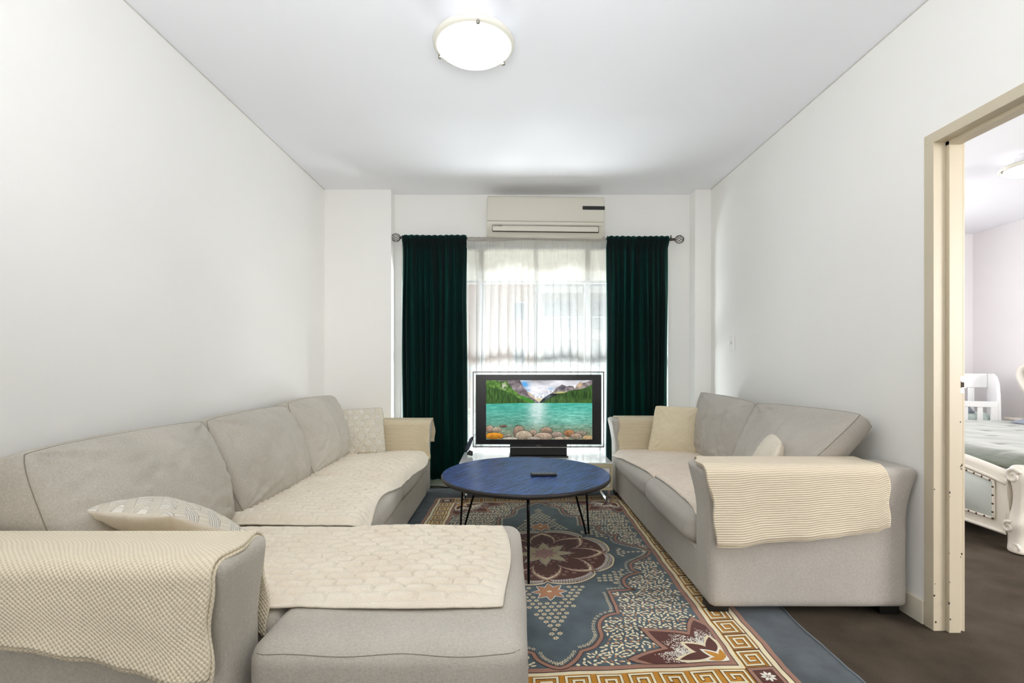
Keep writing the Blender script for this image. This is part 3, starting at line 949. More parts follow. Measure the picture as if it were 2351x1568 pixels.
# ------------------------------------------------------------------ throws over the arms
def arm_throw(name, label, x0, x1, y0, y1, zt, hem_out, hem_in, m, seed, parent=None, out=.016, nu=150, nv=110, wave=.008, group='knitted arm throws', ripple=1.0, layers=1, skew=None):
    """y0 = outer (near) face, y1 = inner face; hem_out(a), hem_in(a) are hem heights"""
    def mk(off, hsh, nm, par, xs=0):
        def f(a, b):
            x = x0 + xs + (x1 - x0 - 2 * xs * 0) * a
            yo, yi, z_t = y0 - out - off, y1 + out * .7 + off, zt + .006 + off
            ho, hi = hem_out(a) + hsh, hem_in(a)
            r_ = .045
            Lo = max(.02, z_t - r_ - ho); Lt = (yi - yo) - 2 * r_; Li = max(.02, z_t - r_ - hi); arc = math.pi * r_ / 2
            L = Lo + Lt + Li + 2 * arc
            s = b * L
            wv = fbm(x * 1.0, seed, b, 4) 
            if s < Lo:
                k = 1 - s / Lo
                y = yo - k * (.010 + wave * (1 + wv) * 1.0 + wave * ripple * math.sin(x * 17 + seed) * k) + .012 * max(0, 1 - abs(k - .25) * 4) * 0
                z = ho + s
            elif s < Lo + arc:
                an = (s - Lo) / r_
                y = yo + r_ - r_ * math.cos(an); z = z_t - r_ + r_ * math.sin(an)
            elif s < Lo + arc + Lt:
                y = yo + r_ + (s - Lo - arc); z = z_t + .002 * wv
            elif s < Lo + 2 * arc + Lt:
                an = (s - Lo - arc - Lt) / r_
                y = yi - r_ + r_ * math.sin(an); z = z_t - r_ + r_ * math.cos(an)
            else:
                k = (s - Lo - 2 * arc - Lt)
                y = yi + .002 + wave * .3 * (1 + wv) * min(1, k * 10); z = z_t - r_ - k
            xe = x + .006 * math.sin(b * 14 + seed) + .004 * math.sin(b * 31)
            if skew: xe += (1 - a) * (skew[0] * max(0, 1 - b / .45) + skew[1] * max(0, (b - .6) / .4))
            return (xe, y, z)
        return sheet(nm, f, nu, nv, m, par, .007)
    o = mk(0, 0, name, parent)
    if layers > 1: mk(-.0085, -.014, 'under_layer', o, .004)
    tag(o, label, 'throw', group)
    return o
def interp(pts):
    def f(a):
        for (a0, v0), (a1, v1) in zip(pts, pts[1:]):
            if a <= a1:
                k = (a - a0) / (a1 - a0); k = k * k * (3 - 2 * k)
                return v0 + (v1 - v0) * k
        return pts[-1][1]
    return f
arm_throw('knitted_throw', 'cream waffle knit throw over the nearest left arm in the foreground', -1.640, -.700, 1.150, 1.372, .655,
          interp([(0, .462), (.12, .475), (.35, .478), (.55, .474), (.68, .452), (.80, .425), (.93, .395), (1, .400)]), lambda a: .40 if a < .9 else .40 - .05 * (a - .9) * 10, M_throwL, 1.5, layers=2, nu=170, wave=.009)
arm_throw('knitted_throw', 'cream ribbed throw over the near arm of the right sofa', .852, 1.640, 2.118, 2.345, .680,
          interp([(0, .350), (.12, .352), (.3, .372), (.5, .380), (.65, .392), (.8, .402), (.92, .415), (1, .44)]), lambda a: .50, M_throwR, 4.2, layers=2, nu=150, wave=.007, skew=(.045, .10))
# the far arms: the near side of the arm faces the camera, cloth hangs to the seat
arm_throw('knitted_throw', 'sand ribbed throw over the far arm of the left sofa', -1.45, -.668, 4.030, 4.255, .657,
          interp([(0, .415), (.8, .415), (.9, .40), (1, .335)]), lambda a: .45, M_throwF, 7.7, nu=110, nv=80, wave=.004, out=.010, ripple=.5)
arm_throw('knitted_throw', 'sand ribbed throw over the far arm of the right sofa', .905, 1.56, 4.035, 4.262, .675,
          interp([(0, .425), (1, .425)]), lambda a: .45, M_throwF, 9.1, nu=100, nv=80, wave=.002, out=.008, ripple=.4)

# ------------------------------------------------------------------ loose pillows
def pillow(name, label, Q, m, bf, bb, seed, mats=None, group='scatter pillows', bow=.05, wr=.006, seamc=None, N=40):
    o = cushion(name, Q, Q, m, None, N, bf, bb, bow, .05, wr, 6, seed, p=2.0, mats=mats)
    c = sum((Vector(q) for q in Q), Vector()) / 4
    tag(o, label, 'pillow', group)
    return o
pk = pillow('knitted_pillow', 'cream diamond knit pillow against the far arm of the left sofa',
       [(-1.340, 3.760, .425), (-.985, 3.850, .425), (-1.035, 3.950, .785), (-1.400, 3.880, .770)], M_diamond, .05, .04, 2.0, bow=.03, wr=.003)
pillow('pillow', 'cream linen square pillow against the far arm of the right sofa',
       [(1.105, 3.905, .420), (1.470, 3.800, .405), (1.530, 3.880, .790), (1.185, 3.955, .800)], M_pillow, .055, .045, 5.0, bow=.045, wr=.009)
pillow('pillow', 'small cream pillow on edge behind the near arm of the right sofa',
       [(1.215, 2.440, .425), (1.375, 2.720, .425), (1.500, 2.745, .755), (1.370, 2.440, .742)], M_plainpil, .075, .075, 8.0, bow=.05, wr=.006)
pn = pillow('knitted_pillow', 'cream knit pillow lying behind the nearest left arm',
       [(-1.335, 1.490, .680), (-1.035, 1.470, .670), (-.925, 1.760, .500), (-1.320, 1.850, .520)], M_diamond, .075, .065, 11.0, mats=[M_diamond, M_plainpil], bow=.03, wr=.005)
for P0, P1 in (((-.95, 1.75, .50), (-.905, 1.765, .505)), ((-1.31, 1.845, .525), (-1.335, 1.88, .53))):
    bm = bmesh.new(); tube(bm, [P0, [(a + b) / 2 for a, b in zip(P0, P1)], P1], [.006, .009, .006], 8)
    frombm('tassel', bm, M_plainpil, pn, True)

# ------------------------------------------------------------------ coffee table
TC = (.095, 2.948)
tb_ = thing('coffee_table', 'round coffee table with dark blue brushed top and black hairpin legs', 'table', (TC[0], TC[1], 0))
ZT, R = .470, .510
o = latheobj('tabletop', [(.02, ZT - .028), (R - .02, ZT - .028), (R - .006, ZT - .025), (R, ZT - .018), (R + .0005, ZT - .008), (R - .003, ZT - .002), (R - .007, ZT)], M_blackm, tb_, 128)
m_ = bpy.data.materials
M_edge = plain('black_rubber_edge', rgb(36, 33, 32), .45)
o.data.materials[0] = M_edge
bm = bmesh.new(); lathe(bm, [(R - .0068, ZT - .004), (R - .0068, ZT + .0004), (.001, ZT + .0004)], 128)
tops = frombm('top_surface', bm, M_table, tb_); tops['label'] = 'dark blue brushed wood surface'
for k, ang in enumerate((270, 30, 150)):
    a = math.radians(ang); d = Vector((math.cos(a), math.sin(a), 0))
    pin, pout = d * .330, d * .462
    ft = d * .478
    pts = []
    top_z = ZT - .03
    zb = .008 + .012
    pts.append(pout + Vector((0, 0, top_z)))
    for i in range(1, 6): pts.append(pout.lerp(ft + d * .010, i / 6) + Vector((0, 0, top_z + (zb + .012 - top_z) * i / 6)))
    for i in range(9):
        th = math.pi * i / 8
        pts.append(ft + d * (.012 * math.cos(th)) + Vector((0, 0, zb + .002 - .012 * math.sin(th))) )
    for i in range(1, 7): pts.append((ft - d * .012).lerp(pin, i / 6) + Vector((0, 0, zb + .012 + (top_z - zb - .012) * i / 6)))
    bm = bmesh.new(); tube(bm, pts, .0065, 10)
    pc = (pin + pout) / 2
    s = d.cross(Vector((0, 0, 1)))
    v = [pc + d * sx * .085 + s * sy * .03 + Vector((0, 0, top_z + dz)) for dz in (-.002, .003) for sx, sy in ((-1, -1), (1, -1), (1, 1), (-1, 1))]
    bv_ = [bm.verts.new(q) for q in v]
    for q in ((0, 1, 2, 3), (4, 5, 6, 7), (0, 1, 5, 4), (1, 2, 6, 5), (2, 3, 7, 6), (3, 0, 4, 7)): bm.faces.new([bv_[i] for i in q])
    frombm('leg', bm, M_blackm, tb_, True)
rem = thing('remote_control', 'black remote control lying on the round coffee table', 'remote', (.199, 2.862, ZT + .0015), rz=math.radians(1.5))
bm = bmesh.new(); bbox(bm, -.078, .078, -.021, .021, 0, .014, .005, 3); frombm('body', bm, M_black, rem)
bt = None
M_btn = plain('grey_rubber_button', rgb(120, 122, 126), .5)
for i in range(11):
    for j in range(3):
        x, y = -.062 + i * .0122, -.011 + j * .011
        if bt is None: bt = box('button', -.0038, .0038, -.0032, .0032, .0135, .0158, M_btn, rem, .001); bt.location = (x, y, 0)
        else:
            c = bt.copy(); COL.objects.link(c); c.parent = rem; c.location = (x, y, 0)

# ------------------------------------------------------------------ TV unit
U = thing('tv_unit', 'white gloss television bench with cream edges on chrome sled legs', 'tv unit', (.207, 4.10, 0))
x0, x1, y0, y1 = -.617, .618, -.215, .255
M_gloss = plain('white_lacquered_glass', rgb(240, 242, 243), .06, coat=.6)
box('top_glass', x0, x1, y0, y1, .333, .341, M_gloss, U, .002)
box('top_board', x0, x1, y0, y1, .300, .333, M_creamedge, U, .0015)
box('bottom_board', x0, x1, y0, y1, .120, .142, M_creamedge, U, .0015)
for a, b in ((x0, x0 + .02), (x1 - .02, x1)): box('side_panel', a, b, y0, y1, .142, .300, M_creamedge, U, .0015)
box('back_panel', x0 + .02, x1 - .02, y1 - .012, y1, .142, .300, M_white, U)
for a, b in ((x0 + .022, -.003), (.003, x1 - .022)):
    d = box('drawer', a, b, y0 + .006, y0 + .022, .145, .297, M_white, U, .0015)
for xx in (x0 + .035, x1 - .03):
    bm = bmesh.new()
    bbox(bm, xx - .011, xx + .011, y0 + .005, y0 + .027, .0185, .121, .001)
    bbox(bm, xx - .011, xx + .011, y1 - .04, y1 - .018, .0185, .121, .001)
    bbox(bm, xx - .011, xx + .011, y0 + .005, y1 - .018, .009, .020, .001)
    frombm('leg', bm, M_chrome, U)
box('stretcher', x0 + .04, x1 - .04, y1 - .04, y1 - .022, .10, .120, M_chrome, U, .001)

# ------------------------------------------------------------------ TV
ZS = .3415
TV = thing('television', 'flat television with clear border showing a mountain lake', 'television', (.243, 4.15, ZS), rz=math.radians(-.3))
hw, z0, z1 = .561, .082, .728
def ringbox(bm, hwx, za, zb_, t, ya, yb):
    bbox(bm, -hwx, hwx, ya, yb, zb_ - t, zb_); bbox(bm, -hwx, hwx, ya, yb, za, za + t)
    bbox(bm, -hwx, -hwx + t, ya, yb, za + t, zb_ - t); bbox(bm, hwx - t, hwx, ya, yb, za + t, zb_ - t)
bm = bmesh.new(); ringbox(bm, hw, z0, z1, .0065, -.022, -.006); frombm('outer_frame', bm, M_black, TV)
bm = bmesh.new(); ringbox(bm, hw - .0066, z0 + .0066, z1 - .0066, .0215, -.018, -.010); frombm('clear_surround', bm, M_clear, TV)
box('bezel', -hw + .026, hw - .026, -.030, .045, z0 + .026, z1 - .026, plain('tv_bezel_black', rgb(26, 26, 31), .22), TV, .003)
box('rear_housing', -.40, .40, .045, .10, z0 + .08, z1 - .10, M_black, TV, .02)
text('lettering', 'SONY', .016, (-.020, -.0305, z0 + .010), M_print, TV, ext=.0003)
text('lettering', 'BRAVIA', .0085, (-hw + .018, -.0192, z1 - .021), M_print, TV, ext=.0002)
box('speaker_bar', -.243, .243, -.026, .02, z0 + .002, z0 + .030, M_black, TV, .002)
box('chrome_strip', -.245, .245, -.030, -.022, z0 - .002, z0 + .003, M_chrome, TV, .001)
box('stand_neck', -.243, .243, -.02, .03, .012, z0, M_black, TV, .004)
box('stand_foot', -.252, .252, -.055, .13, 0, .012, M_black, TV, .004)

# picture on the screen (colours per vertex, the screen gives off its own light)
def screen_picture(nx=420, ny=236):
    X = np.linspace(55, 2285, nx)[None, :].repeat(ny, 0)
    Yp = np.linspace(1325, 60, ny)[:, None].repeat(nx, 1)    # picture y, bottom row first
    def vn(fx, fy, seed, oct=4):
        r = np.random.RandomState(seed); out = 0; amp = 1; tot = 0
        for o in range(oct):
            gw, gh = int(2230 / fx * 2 ** o) + 3, int(1270 / fy * 2 ** o) + 3
            g = r.rand(gh, gw)
            gx = (X - 55) / fx * 2 ** o; gy = (Yp - 60) / fy * 2 ** o
            ix, iy = np.clip(gx.astype(int), 0, gw - 2), np.clip(gy.astype(int), 0, gh - 2)
            tx, ty = gx - ix, gy - iy; tx = tx * tx * (3 - 2 * tx); ty = ty * ty * (3 - 2 * ty)
            out = out + amp * (g[iy, ix] * (1 - tx) * (1 - ty) + g[iy, ix + 1] * tx * (1 - ty) + g[iy + 1, ix] * (1 - tx) * ty + g[iy + 1, ix + 1] * tx * ty)
            tot += amp; amp *= .55
        return out / tot
    def L(pts, x=None):
        return np.interp(X if x is None else x, [p[0] for p in pts], [p[1] for p in pts])
    def c(*v): return np.array(v, float)
    def put(mask, col):
        m = np.clip(mask, 0, 1)[..., None]; img[:] = img * (1 - m) + col * m
    def sm(v, w=6): return np.clip(v / w + .5, 0, 1)
    n1, n2, n3, n4 = vn(500, 160, 1), vn(120, 60, 2), vn(40, 40, 3), vn(16, 90, 4)
    img = np.ones((ny, nx, 3)) * c(214, 214, 220)
    img += (n1[..., None] - .5) * 170 + (n2[..., None] - .5) * 40
    img = np.clip(img, 130, 248)
    put(np.exp(-(((X - 850) / 90) ** 2 + ((Yp - 150) / 60) ** 2)) * 1.5 * (n2 > .3), c(88, 160, 220))
    put(np.exp(-(((X - 930) / 60) ** 2 + ((Yp - 270) / 20) ** 2)) * .8, c(110, 165, 215))
    put(np.exp(-(((X - 1420) / 60) ** 2 + ((Yp - 240) / 25) ** 2)) * .9, c(150, 185, 220))
    # far snow range
    top = L([(55, 900), (900, 300), (1000, 370), (1080, 340), (1180, 360), (1260, 320), (1350, 300), (1480, 260), (1560, 350), (2300, 900)]) + 30 * (n3 - .5)
    rk = c(205, 208, 218) + (n3[..., None] - .5) * 150
    put(sm(Yp - top), np.clip(rk, 90, 250))
    put(np.exp(-(((X - 1150) / 110) ** 2 + ((Yp - 480) / 35) ** 2)) * 1.2, c(205, 192, 150))
    put(sm(Yp - L([(900, 280), (960, 320), (1080, 430), (1150, 520), (1160, 900), (2300, 900)])) * (X > 900) * (X < 1150), np.clip(c(205, 185, 165) + (n3[..., None] - .5) * 80, 0, 255))
    # right mountains
    top = L([(1180, 530), (1300, 410), (1440, 330), (1510, 250), (1580, 195), (1645, 145), (1735, 188), (1800, 180), (1890, 188), (1915, 245), (1960, 160), (2030, 92), (2085, 120), (2140, 110), (2285, 52)]) + 14 * (n3 - .5)
    col = c(128, 118, 120) + (n3[..., None] - .5) * 120 + (n2[..., None] - .5) * 60
    put(sm(Yp - top) * (X > 1180), np.clip(col, 30, 230))
    put(np.exp(-(((X - 2010) / 70) ** 2 + ((Yp - 160) / 60) ** 2)) * 1.1 * (Yp > top), c(200, 172, 140))
    put(np.exp(-(((X - 1640) / 80) ** 2 + ((Yp - 230) / 40) ** 2)) * (Yp > top) * .8, c(60, 64, 78))
    put(np.exp(-(((X - 1640) / 120) ** 2 + ((Yp - 330) / 26) ** 2)) * 1.1 * (Yp > top), c(190, 190, 110))
    put(sm(Yp - L([(1180, 530), (1260, 440), (1400, 350), (1560, 345), (1700, 330)])) * (X > 1180) * (X < 1720), np.clip(c(52, 62, 66) + (n2[..., None] - .55) * 160, 25, 170))
    top = L([(1200, 545), (1400, 440), (1560, 365), (1700, 330), (1800, 285), (1930, 262), (2050, 245), (2150, 215), (2285, 150)]) + 16 * (n3 - .5)
    col = c(52, 84, 34) + (n4[..., None] - .5) * c(70, 90, 40) + (n1[..., None] - .5) * 40
    put(sm(Yp - top) * (X > 1200), np.clip(col, 12, 200))
    # left mountain
    top = L([(55, 40), (760, 40), (790, 110), (830, 180), (880, 250), (910, 290), (940, 360), (970, 400), (1040, 440), (1100, 480), (1160, 530), (1180, 900), (2300, 900)]) + 10 * (n3 - .5)
    dg = (X + Yp * .8)
    col = c(122, 112, 116) + (n3[..., None] - .5) * 90 + (n2[..., None] - .5) * 110
    put(sm(Yp - top), np.clip(col, 40, 225))
    top = L([(55, 60), (250, 60), (400, 100), (480, 60), (560, 180), (640, 280), (760, 370), (860, 400), (960, 450), (1060, 520), (1090, 545), (2300, 2000)]) + 50 * (n2 - .5)
    col = c(78, 118, 44) + (n3[..., None] - .5) * c(110, 120, 60)
    put(sm(Yp - top, 20), np.clip(col, 15, 215))
    put(np.exp(-(((X - 430) / 60) ** 2 + ((Yp - 180) / 70) ** 2)) * (n3 > .45), c(190, 188, 176))
    top = L([(55, 170), (200, 220), (350, 250), (480, 300), (600, 360), (720, 430), (860, 510), (940, 545), (2300, 2000)]) + 22 * (n3 - .5)
    col = c(48, 84, 28) + (n4[..., None] - .5) * c(90, 110, 50)
    put(sm(Yp - top, 10), np.clip(col, 10, 190))
    put(sm(26 - abs(Yp - (500 + (X - 900) * .45 - 40)), 10) * (X > 780) * (X < 1080), c(58, 130, 40))
    # water
    wy = 545 + np.where(X < 900, (900 - X) * .022, 0)
    tt = np.clip((Yp - 545) / 760, 0, 1)[..., None]
    r1 = vn(70, 9, 9, 3)[..., None]; r2 = vn(160, 26, 10, 3)[..., None]
    wat = c(66, 168, 150) * (1 - tt) + c(112, 138, 122) * tt + (r1 - .5) * c(110, 90, 80) * (.25 + tt) + (r2 - .5) * 50
    gl = (np.exp(-((X - 1130) / 190) ** 2) * np.clip(1.25 - tt[..., 0] * 1.2, 0, 1) * (.45 + 1.0 * r1[..., 0]))[..., None]
    wat = wat * (1 - np.clip(gl, 0, .85)) + c(212, 226, 222) * np.clip(gl, 0, .85)
    m3 = (np.clip(1 - np.hypot((X - 1900) / 600, (Yp - 850) / 330), 0, 1) * r1[..., 0])[..., None]
    wat = wat + m3 * 60
    sh = np.clip((Yp - 960) / 200, 0, 1)[..., None] * .55
    wat = wat * (1 - sh) + (c(128, 124, 96) + (n3[..., None] - .5) * 110) * sh
    put(sm(Yp - wy, 5), np.clip(wat, 30, 245))
    for (cx, cy_, rx, ry, q) in [(130, 1105, 85, 75, (165, 138, 118)), (275, 1115, 100, 52, (172, 154, 132)), (420, 1040, 75, 28, (120, 100, 84)), (235, 1250, 205, 68, (206, 134, 30)),
                                 (500, 1250, 90, 50, (140, 136, 120)), (745, 1170, 118, 135, (150, 128, 110)), (1040, 1190, 70, 70, (170, 146, 126)), (850, 1245, 170, 105, (178, 162, 140)),
                                 (1325, 1135, 120, 72, (160, 136, 116)), (1545, 1230, 128, 68, (158, 142, 128)), (1250, 1265, 190, 88, (172, 152, 132)), (1800, 1190, 110, 70, (166, 120, 82)),
                                 (2050, 1200, 120, 56, (140, 128, 112)), (1950, 1255, 115, 62, (176, 154, 134)), (2190, 1290, 110, 56, (190, 162, 120)), (1590, 1310, 100, 40, (178, 160, 138)), (560, 1310, 160, 30, (186, 180, 166)), (1740, 1300, 60, 34, (170, 150, 130)), (1060, 1310, 140, 40, (160, 150, 136))]:
        dd = np.hypot((X - cx) / rx, (Yp - cy_) / ry) + (n2 - .5) * .25
        shade = (1.12 - .5 * (Yp - cy_ + ry) / (2 * ry))[..., None]
        put(sm(1.12 - dd, .10) * .55, c(52, 46, 40))
        put(sm(1 - dd, .08), np.clip(c(*q) * shade + (n3[..., None] - .5) * 70, 0, 255))
    img = np.clip(img, 0, 255) / 255
    return np.where(img <= .04045, img / 12.92, ((img + .055) / 1.055) ** 2.4)
nx, ny = 420, 236
img = screen_picture(nx, ny)
sx0, sx1, sz0, sz1 = -.447, .457, .150, .655
xs = np.linspace(sx0, sx1, nx); zs = np.linspace(sz0, sz1, ny)
vv = np.zeros((ny, nx, 3)); vv[..., 0] = xs[None]; vv[..., 1] = -.0308; vv[..., 2] = zs[:, None]
idx = np.arange(nx * ny).reshape(ny, nx)
qf = np.stack([idx[:-1, :-1], idx[:-1, 1:], idx[1:, 1:], idx[1:, :-1]], -1).reshape(-1, 4)
me = bpy.data.meshes.new('screen')
me.from_pydata(vv.reshape(-1, 3).tolist(), [], qf.tolist())
ca = me.color_attributes.new('picture', 'FLOAT_COLOR', 'POINT')
ca.data.foreach_set('color', np.concatenate([img, np.ones((ny, nx, 1))], -1).astype(np.float32).ravel())
t = NT('lit_screen')
at = t.n('ShaderNodeVertexColor', layer_name='picture')
t.P(color=(0, 0, 0, 1), emit=at.outputs[0], estr=1.0, rough=.35, spec=.3)
me.materials.append(t.m)
so = bpy.data.objects.new('screen', me); COL.objects.link(so); so.parent = TV
so['label'] = 'lit screen showing a turquoise lake below mountains'

# power adapter and its cords at the left end of the unit
pa = thing('power_adapter', 'black power adapter with cord leaning at the left end of the television bench', 'adapter', (-.345, 4.135, ZS))
bm = bmesh.new(); tube(bm, [(.0, .0, .012), (.004, .003, .03), (.012, .008, .05)], [.024, .026, .018], 14); frombm('plug', bm, M_black, pa, True)
M_navy = plain('dark_blue_grey_plastic', rgb(52, 58, 74), .4)
bm = bmesh.new(); tube(bm, [(-.028, .012, .055), (-.020, .012, .072), (.004, .012, .125), (.016, .012, .155), (.022, .012, .168)], [.014, .017, .017, .013, .006], 12)
frombm('adapter_block', bm, M_navy, pa, True)
tubeobj('cord', [(.020, .012, .162), (.034, .012, .182), (.05, .03, .192), (.08, .05, .20)], .0022, M_black, pa, 6)
tubeobj('cord', [(.018, .012, .155), (.032, .012, .166), (.05, .03, .176), (.08, .05, .18)], .0022, M_black, pa, 6)
tubeobj('cord', [(-.02, .012, .08), (-.05, .02, .083), (-.075, .04, .07), (-.09, .08, .03)], .0022, M_black, pa, 6)
cb = tubeobj('extension_cord', [(-.86, 4.40, .012), (-.80, 4.40, .014), (-.72, 4.405, .020), (-.66, 4.41, .022), (-.60, 4.40, .017), (-.52, 4.38, .014), (-.42, 4.36, .014), (-.2, 4.38, .014)], .0042, M_black, None, 8)
tag(cb, 'black power cord along the floor below the left green curtain', 'cord')

# ------------------------------------------------------------------ rug
def build_rug():
    RM = {}
    def rm(key, c, c2=None):
        t = NT('rug_' + key)
        c2 = c2 or tuple(min(1, a * 1.28) for a in c[:3]) + (1,)
        n_ = t.noise(9, 4); f_ = t.noise(600, 1)
        fac = t.math('ADD', t.math('MULTIPLY', n_, .7), t.math('MULTIPLY', f_, .4))
        t.P(color=t.mix(t.ramp(fac, .35, .75), c, c2), rough=.85, spec=.15, sheen=.25)
        t.bump(t.math('ADD', t.noise(700, 1), t.math('MULTIPLY', t.noise(14, 5, None, .7), 3.0)), .35, .003)
        RM[key] = t.m
    rm('plain', rgb(58, 67, 73), rgb(90, 100, 106))
    rm('blue', rgb(62, 76, 84), rgb(94, 110, 117))
    rm('cream', rgb(224, 212, 178))
    rm('white', rgb(232, 226, 214))
    rm('pink', rgb(152, 112, 94))
    rm('tan', rgb(176, 122, 84))
    rm('rose', rgb(178, 132, 124))
    rm('beige', rgb(196, 180, 144))
    rm('brown', rgb(76, 30, 18), rgb(98, 44, 28))
    rm('dark', rgb(58, 28, 20), rgb(70, 36, 26))
    rm('gold', rgb(184, 120, 18), rgb(208, 146, 36))
    keys = list(RM)
    Z0 = .009
    def wpt(s, t_, z):
        wob = .0022 * math.sin(t_ * 21 + s * 3) + .0015 * math.sin(t_ * 57)
        return (.202 + s + .018 * t_ + wob, 2.85 + t_ + .06 * s + .0022 * math.sin(s * 25), z)
    root = thing('rug', 'blue and gold patterned rug with a brown flower medallion on the floor', 'rug', (.202, 2.85, 0))
    ox, oy = .202, 2.85
    class Layer:
        def __init__(s): s.v = []; s.f = []; s.m = []
        def poly(s, pts, key, lvl, sub=0):
            if key != 'blue': lvl += .013 * (len(s.f) % 9)
            if sub:
                q = []
                for a, b in zip(pts, pts[1:] + pts[:1]):
                    L_ = math.hypot(b[0] - a[0], b[1] - a[1]); n = max(1, int(L_ / sub))
                    q += [(a[0] + (b[0] - a[0]) * i / n, a[1] + (b[1] - a[1]) * i / n) for i in range(n)]
                pts = q
            k = len(s.v)
            for (a, b) in pts:
                x, y, z = wpt(a, b, Z0 + lvl * .0003); s.v.append((x - ox, y - oy, z))
            s.f.append(tuple(range(k, k + len(pts)))); s.m.append(keys.index(key))
        def strip(s, pts, wd, key, lvl, closed=False, off=0):
            N = len(pts)
            A, B = [], []
            for i in range(N):
                p0 = pts[(i - 1) % N] if (closed or i) else pts[i]; p1 = pts[(i + 1) % N] if (closed or i < N - 1) else pts[i]
                dx, dy = p1[0] - p0[0], p1[1] - p0[1]; L_ = math.hypot(dx, dy) or 1
                nx_, ny_ = -dy / L_, dx / L_
                A.append((pts[i][0] + nx_ * (off + wd / 2), pts[i][1] + ny_ * (off + wd / 2)))
                B.append((pts[i][0] + nx_ * (off - wd / 2), pts[i][1] + ny_ * (off - wd / 2)))
            k = len(s.v)
            for P in A + B:
                x, y, z = wpt(P[0], P[1], Z0 + lvl * .0003); s.v.append((x - ox, y - oy, z))
            for i in range(N if closed else N - 1):
                j = (i + 1) % N
                s.f.append((k + i, k + j, k + N + j, k + N + i)); s.m.append(keys.index(key))
        def build(s, name):
            o = new(name, s.v, s.f, [RM[q] for q in keys], root, False)
            o.data.polygons.foreach_set('material_index', s.m)
            bm = bmesh.new(); bm.from_mesh(o.data)
            for f in bm.faces:
                if f.normal.z < 0: f.normal_flip()
            bmesh.ops.triangulate(bm, faces=[f for f in bm.faces if len(f.verts) > 4])
            bm.to_mesh(o.data); bm.free(); return o
    a, b = .665, 1.09
    # --- pile body
    S1, T1 = 1.06, 1.55
    n = 60
    ed = [(-S1, -T1), (S1, -T1), (S1, T1), (-S1, T1)]
    bm = bmesh.new()
    q = []
    for p0, p1 in zip(ed, ed[1:] + ed[:1]):
        for i in range(n): q.append((p0[0] + (p1[0] - p0[0]) * i / n, p0[1] + (p1[1] - p0[1]) * i / n))
    def rnd(p):
        x, y = p
        w_ = 0.006 * math.sin(y * 9) + .004 * math.sin(x * 12)
        return x + w_, y + w_
    q = [rnd(p) for p in q]
    top = [bm.verts.new(tuple(np.subtract(wpt(p[0], p[1], Z0), (ox, oy, 0)))) for p in q]
    bot = [bm.verts.new(tuple(np.subtract(wpt(p[0], p[1], .0005), (ox, oy, 0)))) for p in q]
    bm.faces.new(top); bm.faces.new(bot)
    for i in range(len(q)):
        j = (i + 1) % len(q); bm.faces.new((top[i], top[j], bot[j], bot[i]))
    frombm('pile', bm, RM['plain'], root)
    st = []
    for i in range(0, len(q)):
        x, y, z = wpt(q[i][0], q[i][1], Z0 + .0006); st.append((x - ox, y - oy, z))
    tubeobj('edge_stitching', st, .0035, plain('grey_overlock_thread', rgb(128, 136, 142), .9, bump=(900, .6, .002)), root, 6, True)
    # --- field rectangle
    F_ = Layer()
    def rect(L_, s0, s1, t0, t1, key, lvl): L_.poly([(s0, t0), (s1, t0), (s1, t1), (s0, t1)], key, lvl, .04)
    rect(F_, -a - .178, a + .178, -b - .178, b + .178, 'pink', 1)
    rect(F_, -a - .158, a + .158, -b - .158, b + .158, 'dark', 2)
    rect(F_, -a - .153, a + .153, -b - .153, b + .153, 'cream', 3)
    rect(F_, -a - .133, a + .133, -b - .133, b + .133, 'dark', 4)
    rect(F_, -a - .130, a + .130, -b - .130, b + .130, 'gold', 5)
    rect(F_, -a - .022, a + .022, -b - .022, b + .022, 'cream', 6)
    rect(F_, -a - .004, a + .004, -b - .004, b + .004, 'dark', 7)
    rect(F_, -a, a, -b, b, 'pink', 8)
    rect(F_, -a + .022, a - .022, -b + .022, b - .022, 'blue', 9)
    F_.build('field')
    # --- key border
    K = Layer()
    c0, c1_ = .022, .130           # key band distances out of the field
    bw = c1_ - c0
    def spiral(cx, cy_, sz, ang):
        # square spiral centred in a cell of size sz, opening towards the next cell
        h_ = sz / 2
        P = [(-h_, -h_ * .92), (h_ * .86, -h_ * .92), (h_ * .86, h_ * .84), (-h_ * .80, h_ * .84), (-h_ * .80, -h_ * .46), (h_ * .42, -h_ * .46), (h_ * .42, h_ * .38), (-h_ * .30, h_ * .38), (-h_ * .30, -h_ * .02)]
        ca_, sa = math.cos(ang), math.sin(ang)
        return [(cx + x * ca_ - y * sa, cy_ + x * sa + y * ca_) for x, y in P]
    def cell(cx, cy_, sz, ang):
        P = spiral(cx, cy_, sz, ang)
        for si, (p0, p1) in enumerate(zip(P, P[1:])):
            dx, dy = p1[0] - p0[0], p1[1] - p0[1]; L_ = math.hypot(dx, dy); ux, uy = dx / L_, dy / L_
            for wd, key, lvl, e in ((.0130, 'dark', 10, .0065), (.0092, 'cream', 11, .0046)):
                nx_, ny_ = -uy * wd / 2, ux * wd / 2
                A_ = (p0[0] - ux * e, p0[1] - uy * e); B_ = (p1[0] + ux * e, p1[1] + uy * e)
                K.poly([(A_[0] + nx_, A_[1] + ny_), (A_[0] - nx_, A_[1] - ny_), (B_[0] - nx_, B_[1] - ny_), (B_[0] + nx_, B_[1] + ny_)], key, lvl + .11 * (si % 4))
    nl = 20; lt = (2 * b + 2 * c0) / nl
